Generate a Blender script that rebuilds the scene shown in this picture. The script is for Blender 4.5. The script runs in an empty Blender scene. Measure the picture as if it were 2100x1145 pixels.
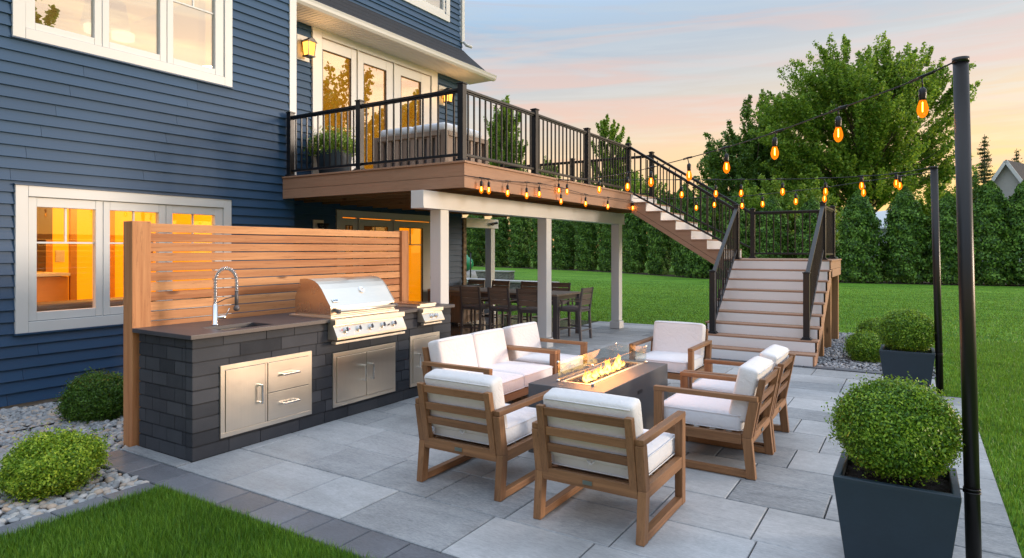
import bpy, math, random
import numpy as np
from mathutils import Vector, Matrix
S = bpy.context.scene; COL = S.collection
RNG = np.random.default_rng(7); random.seed(7)
PI = math.pi
YAW = math.radians(32.217)
FW = np.array([math.cos(YAW), math.sin(YAW)]); RT = np.array([math.sin(YAW), -math.cos(YAW)])
def at(D, u):
    """ground point at forward distance D seen in photo column u"""
    p = D*(FW + (u-1050)/1315.7*RT); return float(p[0]), float(p[1])

# ------------------------------------------------------------------ materials
MATS = {}
class NT:
    def __init__(s, name):
        s.m = bpy.data.materials.new(name); s.m.use_nodes = True
        s.t = s.m.node_tree; s.t.nodes.clear(); s.out = s.n('ShaderNodeOutputMaterial')
    def n(s, typ, **kw):
        nd = s.t.nodes.new(typ)
        for k, v in kw.items():
            if k in nd.inputs: nd.inputs[k].default_value = v
            else: setattr(nd, k, v)
        return nd
    def l(s, a, b): s.t.links.new(a, b)
    def coord(s, kind='Object', scale=(1,1,1), rot=(0,0,0)):
        c = s.n('ShaderNodeTexCoord'); mp = s.n('ShaderNodeMapping'); mp.inputs['Scale'].default_value = scale
        mp.inputs['Rotation'].default_value = rot
        s.l(c.outputs[kind], mp.inputs['Vector']); return mp.outputs['Vector']
    def world(s, scale=(1,1,1)):
        g = s.n('ShaderNodeNewGeometry'); mp = s.n('ShaderNodeMapping'); mp.inputs['Scale'].default_value = scale
        s.l(g.outputs['Position'], mp.inputs['Vector']); return mp.outputs['Vector']
    def noise(s, vec, sc, det=4, rough=.6, dist=0):
        n = s.n('ShaderNodeTexNoise'); n.inputs['Scale'].default_value = sc; n.inputs['Detail'].default_value = det
        n.inputs['Roughness'].default_value = rough; n.inputs['Distortion'].default_value = dist
        if vec is not None: s.l(vec, n.inputs['Vector'])
        return n.outputs['Fac']
    def ramp(s, fac, stops):
        r = s.n('ShaderNodeValToRGB'); e = r.color_ramp.elements
        while len(e) < len(stops): e.new(.5)
        for i, (p, c) in enumerate(stops):
            e[i].position = p; e[i].color = (*c, 1) if len(c) == 3 else c
        s.l(fac, r.inputs['Fac']); return r.outputs['Color']
    def mix(s, f, a, b, bt='MIX'):
        m = s.n('ShaderNodeMix'); m.data_type = 'RGBA'; m.blend_type = bt
        for sock, v in ((m.inputs[0], f), (m.inputs[6], a), (m.inputs[7], b)):
            if isinstance(v, bpy.types.NodeSocket): s.l(v, sock)
            else: sock.default_value = v if not isinstance(v, tuple) or len(v) == 4 else (*v, 1)
        return m.outputs[2]
    def math(s, op, a, b=0.):
        m = s.n('ShaderNodeMath'); m.operation = op
        for sock, v in ((m.inputs[0], a), (m.inputs[1], b)):
            if isinstance(v, bpy.types.NodeSocket): s.l(v, sock)
            else: sock.default_value = v
        return m.outputs[0]
    def bump(s, h, st=.3, d=.01, nrm=None):
        b = s.n('ShaderNodeBump'); b.inputs['Strength'].default_value = st; b.inputs['Distance'].default_value = d
        s.l(h, b.inputs['Height'])
        if nrm is not None: s.l(nrm, b.inputs['Normal'])
        return b.outputs['Normal']
    def bsdf(s, col, rough=.5, metal=0., normal=None, spec=.5, **kw):
        p = s.n('ShaderNodeBsdfPrincipled')
        for k, v in (('Base Color', col), ('Roughness', rough), ('Metallic', metal), ('Specular IOR Level', spec), *kw.items()):
            if isinstance(v, bpy.types.NodeSocket): s.l(v, p.inputs[k])
            else: p.inputs[k].default_value = (*v, 1) if isinstance(v, tuple) and len(v) == 3 else v
        if normal is not None: s.l(normal, p.inputs['Normal'])
        s.l(p.outputs[0], s.out.inputs['Surface']); return p
def reg(name, fn, *a, **k):
    t = NT(name); fn(t, *a, **k); MATS[name] = t.m; return t.m

def m_plain(t, c, rough=.5, metal=0, var=.12, sc=6, bump=.05, coat=0.):
    v = t.coord(); n = t.noise(v, sc, 5)
    col = t.mix(n, tuple(x*(1-var) for x in c), tuple(min(1, x*(1+var)) for x in c))
    n2 = t.noise(v, sc*25, 3)
    r = t.math('ADD', t.math('MULTIPLY', n, .18), rough-.09)
    t.bsdf(col, r, metal, t.bump(n2, bump, .004), **({'Coat Weight': coat} if coat else {}))
def m_wood(t, axis, c1, c2, sc=1., rough=.55, knots=False, spread=.5):
    s = [34*sc]*3; s[axis] = 1.6*sc
    v = t.coord(scale=tuple(s)); g = t.noise(v, 1.0, 6, .65, .3)
    s2 = [6*sc]*3; s2[axis] = .5*sc
    g2 = t.noise(t.coord(scale=tuple(s2)), 1.0, 3, .5, .6)
    rnd = t.n('ShaderNodeObjectInfo').outputs['Random']
    isl = t.n('ShaderNodeNewGeometry').outputs['Random Per Island']
    f = t.math('ADD', t.math('MULTIPLY', g, .75), t.math('MULTIPLY', g2, .35))
    f = t.math('ADD', f, t.math('MULTIPLY', t.math('SUBTRACT', t.math('ADD', rnd, isl), 1.), .22*spread*2))
    col = t.ramp(f, [(.22, c1), (.55, tuple((a+b)/2 for a, b in zip(c1, c2))), (.85, c2)])
    fine = t.noise(t.coord(scale=tuple(x*3.3 for x in s)), 1.0, 3, .7)
    col = t.mix(t.math('MULTIPLY', t.math('GREATER_THAN', fine, .62), .35), col, tuple(x*.45 for x in c1))
    if knots:
        ks = [5.5]*3; ks[axis] = 1.7
        w = t.n('ShaderNodeTexVoronoi'); t.l(t.coord(scale=tuple(ks)), w.inputs['Vector']); w.inputs['Scale'].default_value = 1.0
        kk = t.ramp(w.outputs['Distance'], [(.05, (1,1,1)), (.13, (0,0,0))])
        col = t.mix(t.math('MULTIPLY', kk, .75), col, (c1[0]*.25, c1[1]*.2, c1[2]*.2))
    t.bsdf(col, rough, 0, t.bump(t.math('ADD', g, t.math('MULTIPLY', fine, .5)), .35, .003), spec=.35)
for i, a in enumerate('xyz'):
    reg('teak_'+a, m_wood, i, (.105,.048,.022), (.36,.190,.090), 1., .5)
    reg('cedar_'+a, m_wood, i, (.33,.120,.045), (.70,.37,.17), .8, .6, True, .9)
    reg('composite_'+a, m_wood, i, (.30,.165,.10), (.42,.25,.165), 1.3, .6, False, .25)
    reg('framing_'+a, m_wood, i, (.22,.11,.045), (.42,.24,.12), .7, .75, True)
    reg('darkwood_'+a, m_wood, i, (.11,.083,.068), (.38,.29,.23), 1., .5)
reg('white', m_plain, (.62,.64,.65), .42, 0, .03, 2, .03)
reg('white_riser', m_plain, (.78,.78,.80), .4, 0, .03, 2, .03)
def m_siding(t, c):
    v = t.coord(); isl = t.n('ShaderNodeNewGeometry').outputs['Random Per Island']
    g = t.noise(t.coord(scale=(1.2, 30, 55)), 1.0, 5, .6)
    b = t.noise(v, .8, 3)
    col = t.mix(t.math('ADD', t.math('MULTIPLY', b, .5), t.math('MULTIPLY', isl, .5)), tuple(x*.80 for x in c), tuple(x*1.18 for x in c))
    t.bsdf(col, t.math('ADD', t.math('MULTIPLY', g, .2), .38), 0, t.bump(g, .22, .003))
reg('siding', m_siding, (.016,.062,.142))
reg('siding_tan', m_siding, (.30,.26,.21))
reg('black_metal', m_plain, (.010,.011,.014), .36, .2, .2, 5, .03)
reg('pole_metal', m_plain, (.010,.009,.010), .38, .2, .25, 3, .03)
reg('table_wood', m_wood, 1, (.20,.15,.115), (.42,.34,.27), 1., .5)
reg('dark_metal', m_plain, (.12,.112,.12), .42, .2, .15, 5, .03)
def m_steel(t, axis, c=(.86,.80,.70), rough=.36):
    s = [260]*3; s[axis] = 2.5
    g = t.noise(t.coord(scale=tuple(s)), 1.0, 3, .6); b = t.noise(t.coord(), 4, 3)
    col = t.mix(g, tuple(x*.88 for x in c), c)
    t.bsdf(col, t.math('ADD', t.math('MULTIPLY', b, .16), rough-.06), 1., t.bump(g, .06, .001), **{'Anisotropic': .5})
reg('steel_x', m_steel, 0); reg('steel_z', m_steel, 2); reg('chrome', m_plain, (.8,.8,.8), .12, 1, .05, 3, .0)
reg('steel_end', m_steel, 2, (.70,.60,.52), .24)
def m_block(t):
    isl = t.n('ShaderNodeNewGeometry').outputs['Random Per Island']
    v = t.world(); n = t.noise(v, 90, 4, .7); b = t.noise(v, 5, 3)
    col = t.ramp(t.math('ADD', t.math('MULTIPLY', isl, .55), t.math('MULTIPLY', b, .45)), [(.15, (.024,.028,.036)), (.8, (.064,.070,.083))])
    sp = t.math('GREATER_THAN', t.noise(v, 260, 2), .69)
    col = t.mix(t.math('MULTIPLY', sp, .45), col, (.16,.17,.19))
    t.bsdf(col, .8, 0, t.bump(n, .55, .004), spec=.25)
reg('block', m_block)
def m_counter(t):
    v = t.world(); n = t.noise(v, 120, 3); b = t.noise(v, 3, 4, .6, .5)
    col = t.mix(b, (.042,.042,.05), (.085,.08,.085)); col = t.mix(t.math('MULTIPLY', t.math('GREATER_THAN', n, .62), .3), col, (.15,.14,.15))
    t.bsdf(col, t.math('ADD', t.math('MULTIPLY', b, .2), .32), 0, t.bump(n, .15, .002))
reg('counter', m_counter)
def m_paver(t, lo, hi):
    isl = t.n('ShaderNodeNewGeometry').outputs['Random Per Island']
    v = t.world(); b = t.noise(v, 1.6, 4, .6, .6)
    off = t.n('ShaderNodeVectorMath'); off.operation = 'SCALE'
    st = t.n('ShaderNodeCombineXYZ'); t.l(t.math('MULTIPLY', isl, 60.), st.inputs[0]); t.l(t.math('MULTIPLY', isl, 23.), st.inputs[2])
    ad = t.n('ShaderNodeVectorMath'); ad.operation = 'ADD'; t.l(t.world((11, 2.2, 1)), ad.inputs[0]); t.l(st.outputs[0], ad.inputs[1])
    streak = t.noise(ad.outputs[0], 1.0, 7, .72, .7)
    ad2 = t.n('ShaderNodeVectorMath'); ad2.operation = 'ADD'; t.l(t.world((120, 26, 1)), ad2.inputs[0]); t.l(st.outputs[0], ad2.inputs[1])
    fine = t.noise(ad2.outputs[0], 1.0, 5, .75)
    f = t.math('ADD', t.math('MULTIPLY', isl, .42), t.math('ADD', t.math('MULTIPLY', streak, .56), t.math('MULTIPLY', b, .22)))
    f = t.math('ADD', f, t.math('MULTIPLY', t.math('SUBTRACT', fine, .5), 1.0))
    col = t.ramp(f, [(.25, lo), (.55, tuple((x+y)/2 for x, y in zip(lo, hi))), (.92, hi)])
    dk = t.ramp(t.noise(v, .9, 5, .65), [(.36, (1,1,1)), (.56, (0,0,0))])
    col = t.mix(t.math('MULTIPLY', dk, .33), col, tuple(x*.6 for x in lo))
    pit = t.math('GREATER_THAN', t.noise(t.world((210,60,1)), 1., 2), .7)
    col = t.mix(t.math('MULTIPLY', pit, .5), col, tuple(x*.45 for x in lo))
    t.bsdf(col, t.math('ADD', t.math('MULTIPLY', streak, .25), .42), 0, t.bump(t.math('SUBTRACT', fine, t.math('MULTIPLY', pit, .8)), .35, .004), spec=.4)
reg('paver', m_paver, (.15,.165,.18), (.50,.515,.53))
reg('paver_dark', m_paver, (.085,.092,.108), (.20,.21,.235))
reg('joint', m_plain, (.010,.010,.010), .95, 0, .4, 30, .4)
reg('soil', m_plain, (.020,.013,.009), .95, 0, .5, 40, .9)
reg('cushion', m_plain, (.80,.81,.83), .85, 0, .02, 3, .12)
def m_fabric(t, c):
    v = t.coord(); w = t.noise(t.coord(scale=(420,420,420)), 1., 2); b = t.noise(v, 5, 3); f = t.noise(v, 14, 4, .55, 1.2)
    col = t.mix(b, tuple(x*.95 for x in c), c)
    t.bsdf(col, .88, 0, t.bump(w, .12, .001, t.bump(f, .5, .014)), spec=.2, **{'Sheen Weight': .25})
reg('fabric', m_fabric, (.68,.705,.76)); reg('fabric_warm', m_fabric, (.70,.70,.715)); reg('fabric_grey', m_fabric, (.16,.145,.155))
def m_concrete(t, c, v2=.2):
    v = t.coord(); n = t.noise(v, 5, 6, .7); g = t.noise(t.coord(scale=(40,40,180)), 1., 4); h = t.noise(v, 200, 2)
    col = t.mix(t.math('ADD', t.math('MULTIPLY', n, .6), t.math('MULTIPLY', g, .4)), tuple(x*(1-v2) for x in c), tuple(x*(1+v2) for x in c))
    t.bsdf(col, .48, 0, t.bump(h, .12, .002), spec=.4)
reg('fire_body', m_concrete, (.085,.088,.097)); reg('planter', m_concrete, (.018,.036,.055), .35); reg('foundation', m_concrete, (.42,.38,.32))
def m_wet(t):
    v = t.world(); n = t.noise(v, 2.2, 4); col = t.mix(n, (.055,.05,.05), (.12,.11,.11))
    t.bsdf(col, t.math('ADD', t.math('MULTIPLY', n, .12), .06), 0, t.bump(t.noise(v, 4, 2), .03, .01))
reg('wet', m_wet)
def m_stone(t, c1, c2, sc=7):
    v = t.coord(); w = t.n('ShaderNodeTexVoronoi'); t.l(t.coord(scale=(1,1,2.4)), w.inputs['Vector']); w.inputs['Scale'].default_value = sc
    n = t.noise(v, 22, 5, .7); col = t.ramp(t.math('ADD', t.math('MULTIPLY', n, .6), t.math('MULTIPLY', w.outputs['Distance'], .5)), [(.3, c1), (.75, c2)])
    isl = t.n('ShaderNodeNewGeometry').outputs['Random Per Island']
    col = t.mix(t.math('MULTIPLY', isl, .5), col, tuple(x*.55 for x in c1))
    t.bsdf(col, .85, 0, t.bump(n, .7, .02))
reg('stone', m_stone, (.06,.06,.065), (.30,.29,.28)); reg('stone_cap', m_stone, (.28,.28,.29), (.46,.45,.45), 2); reg('stone_brown', m_stone, (.10,.07,.05), (.36,.28,.2))
def m_pebble(t, cols, var=.3):
    isl = t.n('ShaderNodeNewGeometry').outputs['Random Per Island']
    col = t.ramp(isl, cols); n = t.noise(t.world(), 60, 4)
    col = t.mix(t.math('MULTIPLY', n, var), col, (.12,.12,.12))
    t.bsdf(col, .55, 0, t.bump(n, .2, .002), spec=.35)
reg('pebble', m_pebble, [(0,(.22,.24,.26)),(.22,(.34,.36,.38)),(.42,(.46,.47,.48)),(.6,(.30,.33,.36)),(.74,(.52,.50,.47)),(.86,(.44,.36,.29)),(.94,(.55,.42,.31)),(1,(.6,.6,.6))])
reg('gravel', m_pebble, [(0,(.13,.14,.16)),(.4,(.26,.28,.31)),(.7,(.38,.40,.43)),(1,(.50,.51,.54))])
def m_leaf(t, cols, trans=.35, rough=.45, sc=3.):
    g = t.n('ShaderNodeNewGeometry'); isl = g.outputs['Random Per Island']
    b = t.noise(t.world(), sc, 3, .6); f = t.math('ADD', t.math('MULTIPLY', isl, .55), t.math('MULTIPLY', b, .5))
    col = t.ramp(f, cols)
    p = t.n('ShaderNodeBsdfPrincipled'); t.l(col, p.inputs['Base Color']); p.inputs['Roughness'].default_value = rough; p.inputs['Specular IOR Level'].default_value = .35
    tr = t.n('ShaderNodeBsdfTranslucent'); t.l(t.mix(.5, col, (.32,.42,.04), 'MIX'), tr.inputs['Color'])
    mx = t.n('ShaderNodeMixShader'); mx.inputs[0].default_value = trans
    t.l(p.outputs[0], mx.inputs[1]); t.l(tr.outputs[0], mx.inputs[2]); t.l(mx.outputs[0], t.out.inputs['Surface'])
reg('leaf_box', m_leaf, [(.2,(.014,.050,.006)),(.5,(.085,.23,.018)),(.8,(.36,.56,.05))], .3, .38, 9)
reg('leaf_box_lime', m_leaf, [(.2,(.04,.11,.010)),(.5,(.19,.36,.025)),(.8,(.55,.70,.07))], .35, .4, 9)
reg('leaf_box_dark', m_leaf, [(.15,(.012,.040,.009)),(.5,(.045,.12,.015)),(.85,(.14,.30,.035))], .25, .38, 9)
reg('leaf_arb', m_leaf, [(.2,(.008,.030,.007)),(.5,(.055,.150,.022)),(.8,(.20,.38,.055))], .12, .6, 1.6)
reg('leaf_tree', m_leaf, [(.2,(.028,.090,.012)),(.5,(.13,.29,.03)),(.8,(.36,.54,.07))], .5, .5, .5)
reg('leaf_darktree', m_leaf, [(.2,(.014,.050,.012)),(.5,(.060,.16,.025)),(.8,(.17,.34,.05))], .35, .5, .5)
reg('leaf_light', m_leaf, [(.1,(.05,.12,.02)),(.5,(.15,.29,.035)),(.9,(.32,.48,.07))], .45, .5, .8)
reg('needle', m_leaf, [(.1,(.012,.028,.016)),(.5,(.025,.05,.025)),(.9,(.06,.09,.04))], .2, .6, 1.)
reg('grass_blade', m_leaf, [(.2,(.015,.065,.007)),(.5,(.070,.215,.012)),(.8,(.26,.46,.05))], .35, .45, 2.)
reg('flower', m_plain, (.85,.8,.3), .6)
reg('bark', m_stone, (.05,.035,.025), (.16,.12,.09), 10)
def m_lawn(t):
    band = t.noise(t.world((1.0, .12, 1)), 2.6, 5, .7); fine = t.noise(t.world((26, 5, 1)), 1., 6, .8); mid = t.noise(t.world(), 5, 5, .7)
    f = t.math('ADD', t.math('MULTIPLY', band, .62), t.math('ADD', t.math('MULTIPLY', fine, .5), t.math('MULTIPLY', mid, .25)))
    col = t.ramp(f, [(.48,(.010,.045,.005)),(.62,(.052,.160,.011)),(.78,(.17,.34,.03))])
    t.bsdf(col, .8, 0, t.bump(fine, .9, .04), spec=.15)
reg('lawn', m_lawn)
def m_glass(t, tint, refl, rough=.0):
    tr = t.n('ShaderNodeBsdfTransparent'); tr.inputs[0].default_value = (*tint, 1)
    gl = t.n('ShaderNodeBsdfGlossy'); gl.inputs['Roughness'].default_value = rough
    lw = t.n('ShaderNodeLayerWeight'); lw.inputs[0].default_value = .5
    f = t.math('ADD', t.math('MULTIPLY', t.math('POWER', lw.outputs['Facing'], 4.), .45*(1-refl)), refl)
    mx = t.n('ShaderNodeMixShader'); t.l(f, mx.inputs[0]); t.l(tr.outputs[0], mx.inputs[1]); t.l(gl.outputs[0], mx.inputs[2])
    t.l(mx.outputs[0], t.out.inputs['Surface'])
reg('glass_mirror', m_glass, (.8,.85,.85), .62); reg('glass_mid', m_glass, (.9,.9,.9), .5); reg('glass_clear', m_glass, (.96,.97,.97), .04)
reg('glass_fire', m_glass, (.93,.96,.95), .035, .03); reg('bulb_glass', m_glass, (1.,.72,.36), .06)
def m_emit(t, c, st, var=0, sc=2.):
    e = t.n('ShaderNodeEmission'); e.inputs[1].default_value = st
    if var: t.l(t.mix(t.noise(t.world(), sc, 3), tuple(x*(1-var) for x in c), c), e.inputs[0])
    else: e.inputs[0].default_value = (*c, 1)
    t.l(e.outputs[0], t.out.inputs['Surface'])
def m_room(t, c, e, st):
    b = t.bsdf(t.mix(t.noise(t.world(), 1.5, 2), tuple(x*.8 for x in c), c), .7); b.inputs['Emission Color'].default_value = (*e,1); b.inputs['Emission Strength'].default_value = st
reg('room_glow', m_room, (.95,.52,.03), (1.,.40,.004), .30); reg('room_soft', m_emit, (1.,.50,.10), .75, .1)
reg('room_orange', m_emit, (1.,.36,.015), .85, .3); reg('lamp_glow', m_emit, (1.,.42,.06), 2.2, .35, 12); reg('filament', m_emit, (1.,.50,.07), 30.)
reg('shade_glow', m_emit, (1.,.85,.5), 1.6)
def m_bulb(t):
    e = t.n('ShaderNodeEmission'); e.inputs[0].default_value = (1.,.20,.006,1); e.inputs[1].default_value = 1.15
    tr = t.n('ShaderNodeBsdfTransparent'); tr.inputs[0].default_value = (1,.75,.4,1)
    lw = t.n('ShaderNodeLayerWeight'); lw.inputs[0].default_value = .35
    mx = t.n('ShaderNodeMixShader'); t.l(t.math('ADD', t.math('MULTIPLY', lw.outputs['Facing'], .5), .38), mx.inputs[0]); t.l(tr.outputs[0], mx.inputs[1]); t.l(e.outputs[0], mx.inputs[2])
    t.l(mx.outputs[0], t.out.inputs['Surface'])
reg('bulb', m_bulb)
def m_flame(t):
    v = t.coord('Generated'); sx = t.n('ShaderNodeSeparateXYZ'); t.l(v, sx.inputs[0])
    n = t.noise(t.world((9,9,5)), 1., 3); z = t.math('ADD', sx.outputs[2], t.math('MULTIPLY', t.math('SUBTRACT', n, .5), .45))
    col = t.ramp(z, [(.0,(1.,.42,.06)),(.35,(1.,.62,.16)),(.7,(1.,.36,.04)),(1,(.9,.16,.01))])
    e = t.n('ShaderNodeEmission'); t.l(col, e.inputs[0]); t.l(t.ramp(z, [(0,(2.6,)*3),(.5,(3.4,)*3),(1,(1.1,)*3)]), e.inputs[1])
    tr = t.n('ShaderNodeBsdfTransparent'); lw = t.n('ShaderNodeLayerWeight'); lw.inputs[0].default_value = .5
    a = t.ramp(t.math('ADD', t.math('MULTIPLY', lw.outputs['Facing'], .8), t.math('MULTIPLY', z, .35)), [(.25,(.9,)*3),(.95,(.03,)*3)])
    mx = t.n('ShaderNodeMixShader'); t.l(a, mx.inputs[0]); t.l(tr.outputs[0], mx.inputs[1]); t.l(e.outputs[0], mx.inputs[2])
    t.l(mx.outputs[0], t.out.inputs['Surface'])
reg('flame', m_flame)
def m_shingle(t, c):
    v = t.world((3,3,9)); b = t.n('ShaderNodeTexBrick'); t.l(t.coord(scale=(1,1,1)), b.inputs['Vector']); b.inputs['Scale'].default_value = 4
    sp = t.n('ShaderNodeSeparateXYZ'); t.l(t.world(), sp.inputs[0]); fr = t.math('FRACT', t.math('MULTIPLY', sp.outputs[2], 7.7)); ln = t.math('LESS_THAN', fr, .13)
    n = t.noise(t.world((9,2,9)), 3, 4); col = t.mix(n, tuple(x*.5 for x in c), tuple(x*1.9 for x in c)); col = t.mix(t.math('MULTIPLY', ln, .75), col, tuple(x*.3 for x in c))
    t.bsdf(col, .9, 0, t.bump(t.math('ADD', n, fr), .6, .012))
reg('shingle', m_shingle, (.022,.025,.032)); reg('shingle_blue', m_shingle, (.07,.085,.12))
reg('neighbour_white', m_plain, (.62,.66,.70), .6); reg('neighbour_tan', m_plain, (.42,.42,.40), .6); reg('window_dark', m_plain, (.05,.07,.1), .1)
reg('cabinet', m_plain, (.55,.28,.06), .5); reg('cabinet_dark', m_plain, (.10,.05,.018), .4); reg('lamp_shade', m_plain, (.42,.5,.5), .7)
reg('gold', m_plain, (.5,.4,.22), .35, .8); reg('green_glaze', m_plain, (.02,.22,.10), .15); reg('red', m_plain, (.6,.02,.02), .4)
reg('brand_plate', m_plain, (.22,.26,.24), .3, .9); reg('fireglass', m_plain, (.035,.035,.05), .12, .2, .5, 60, .1)
MT = MATS

# ------------------------------------------------------------------ builders
def tag(o, label=None, cat=None, group=None, kind=None):
    if label: o['label'] = label
    if cat: o['category'] = cat
    if group: o['group'] = group
    if kind: o['kind'] = kind
    return o
def empty(name, loc, label, cat, group=None, rz=0):
    o = bpy.data.objects.new(name, None); COL.objects.link(o); o.location = loc; o.rotation_euler = (0,0,rz)
    o.empty_display_size = .1
    return tag(o, label, cat, group)
def raw(name, V, F, mat, smooth=False):
    """V (n,3) array, F (m,k) int array -> mesh"""
    me = bpy.data.meshes.new(name); V = np.asarray(V, np.float32); F = np.asarray(F, np.int32); k = F.shape[1]
    me.vertices.add(len(V)); me.vertices.foreach_set('co', V.ravel())
    me.loops.add(F.size); me.loops.foreach_set('vertex_index', F.ravel())
    me.polygons.add(len(F)); me.polygons.foreach_set('loop_start', np.arange(0, F.size, k, dtype=np.int32))
    if smooth: me.polygons.foreach_set('use_smooth', np.ones(len(F), bool))
    me.update(calc_edges=True); me.validate()
    me.materials.append(MT[mat]); return me
def link(name, me, parent=None, loc=None):
    o = bpy.data.objects.new(name, me); COL.objects.link(o)
    if parent is not None:
        o.parent = parent
        # geometry is written in the same space as the thing's children: world coordinates minus the root's base
        o.matrix_parent_inverse = Matrix.Identity(4)
    if loc is not None: o.location = loc
    return o
class MB:
    def __init__(s, org=(0,0,0)): s.v = []; s.f = []; s.o = Vector(org); s.sm = []
    def poly(s, pts, faces, smooth=False):
        b = len(s.v); s.v += [tuple(Vector(p)-s.o) for p in pts]
        for f in faces: s.f.append(tuple(b+i for i in f)); s.sm.append(smooth)
    def box(s, x0, x1, y0, y1, z0, z1):
        p = [(x,y,z) for z in (z0,z1) for y in (y0,y1) for x in (x0,x1)]
        s.poly(p, [(0,2,3,1),(4,5,7,6),(0,1,5,4),(2,6,7,3),(0,4,6,2),(1,3,7,5)]); return s
    def hexa(s, b, t):
        s.poly(list(b)+list(t), [(3,2,1,0),(4,5,6,7),(0,1,5,4),(1,2,6,5),(2,3,7,6),(3,0,4,7)]); return s
    def beam(s, a, b, w, h, up=(0,0,1)):
        """bar from a to b; w = width sideways, h = height along up-ish"""
        a = Vector(a); b = Vector(b); d = (b-a).normalized(); u = Vector(up); sd = d.cross(u).normalized(); u = sd.cross(d).normalized()
        q = [(-w/2,-h/2),(w/2,-h/2),(w/2,h/2),(-w/2,h/2)]
        s.poly([a+sd*i+u*j for i,j in q]+[b+sd*i+u*j for i,j in q], [(0,1,2,3),(7,6,5,4),(0,4,5,1),(1,5,6,2),(2,6,7,3),(3,7,4,0)]); return s
    def prism(s, prof, x0, x1, axis=0):
        """profile of (a,b) pairs extruded along axis"""
        n = len(prof)
        def P(t, p): return (t, p[0], p[1]) if axis == 0 else ((p[0], t, p[1]) if axis == 1 else (p[0], p[1], t))
        s.poly([P(x0,p) for p in prof]+[P(x1,p) for p in prof], [tuple(range(n)), tuple(range(2*n-1,n-1,-1))]+[(i, i+n, (i+1)%n+n, (i+1)%n) for i in range(n)]); return s
    def tube(s, pts, r, n=8, cap=True, smooth=True):
        pts = [Vector(p) for p in pts]; m = len(pts); rr = r if isinstance(r, (list, tuple, np.ndarray)) else [r]*m
        base = len(s.v); u = None; V = []
        for i, p in enumerate(pts):
            d = (pts[min(i+1,m-1)]-pts[max(i-1,0)]); d = d.normalized() if d.length > 1e-9 else Vector((0,0,1))
            if u is None: u = d.orthogonal().normalized()
            u = (u-d*u.dot(d)); u = u.normalized() if u.length > 1e-6 else d.orthogonal().normalized()
            w = d.cross(u)
            for k in range(n):
                a = 2*PI*k/n; V.append(tuple(p+(u*math.cos(a)+w*math.sin(a))*rr[i]-s.o))
        s.v += V
        for i in range(m-1):
            for k in range(n):
                k2 = (k+1)%n; s.f.append((base+i*n+k, base+i*n+k2, base+(i+1)*n+k2, base+(i+1)*n+k)); s.sm.append(smooth)
        if cap:
            s.f.append(tuple(base+k for k in range(n-1,-1,-1))); s.sm.append(False)
            s.f.append(tuple(base+(m-1)*n+k for k in range(n))); s.sm.append(False)
        return s
    def lathe(s, prof, c=(0,0,0), n=20, smooth=True):
        b = len(s.v)
        for r, z in prof:
            for k in range(n): a = 2*PI*k/n; s.v.append(tuple(Vector((c[0]+r*math.cos(a), c[1]+r*math.sin(a), c[2]+z))-s.o))
        for i in range(len(prof)-1):
            for k in range(n): k2 = (k+1)%n; s.f.append((b+i*n+k, b+i*n+k2, b+(i+1)*n+k2, b+(i+1)*n+k)); s.sm.append(smooth)
        s.f.append(tuple(b+k for k in range(n-1,-1,-1))); s.sm.append(False)
        s.f.append(tuple(b+(len(prof)-1)*n+k for k in range(n))); s.sm.append(False); return s
    def build(s, name, mat, parent=None, bevel=0., seg=2):
        me = bpy.data.meshes.new(name); me.from_pydata(s.v, [], s.f); me.polygons.foreach_set('use_smooth', s.sm)
        me.update(); me.materials.append(MT[mat]); o = link(name, me, parent)
        if parent is None: o.location = s.o
        if bevel:
            m = o.modifiers.new('Bevel', 'BEVEL'); m.width = bevel; m.segments = seg; m.limit_method = 'ANGLE'; m.angle_limit = .6
        return o
def part(name, mat, parent, *boxes, bevel=0.003, org=None):
    """boxes (x0,x1,y0,y1,z0,z1) in the parent's frame when org is None, else world coords"""
    m = MB(org or (0,0,0))
    for b in boxes: m.box(*b)
    return m.build(name, mat, parent, bevel)
def rootorg(r):
    o = Vector((0,0,0))
    while r is not None: o += r.location; r = r.parent
    return o
def wp(name, mat, parent, *boxes, bevel=0.):          # boxes in world coordinates, parent roots unrotated
    return part(name, mat, parent, *boxes, bevel=bevel, org=rootorg(parent))
def copy_tree(o, parent=None):
    c = o.copy(); COL.objects.link(c); c.parent = parent
    for ch in o.children: copy_tree(ch, c)
    return c
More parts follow.
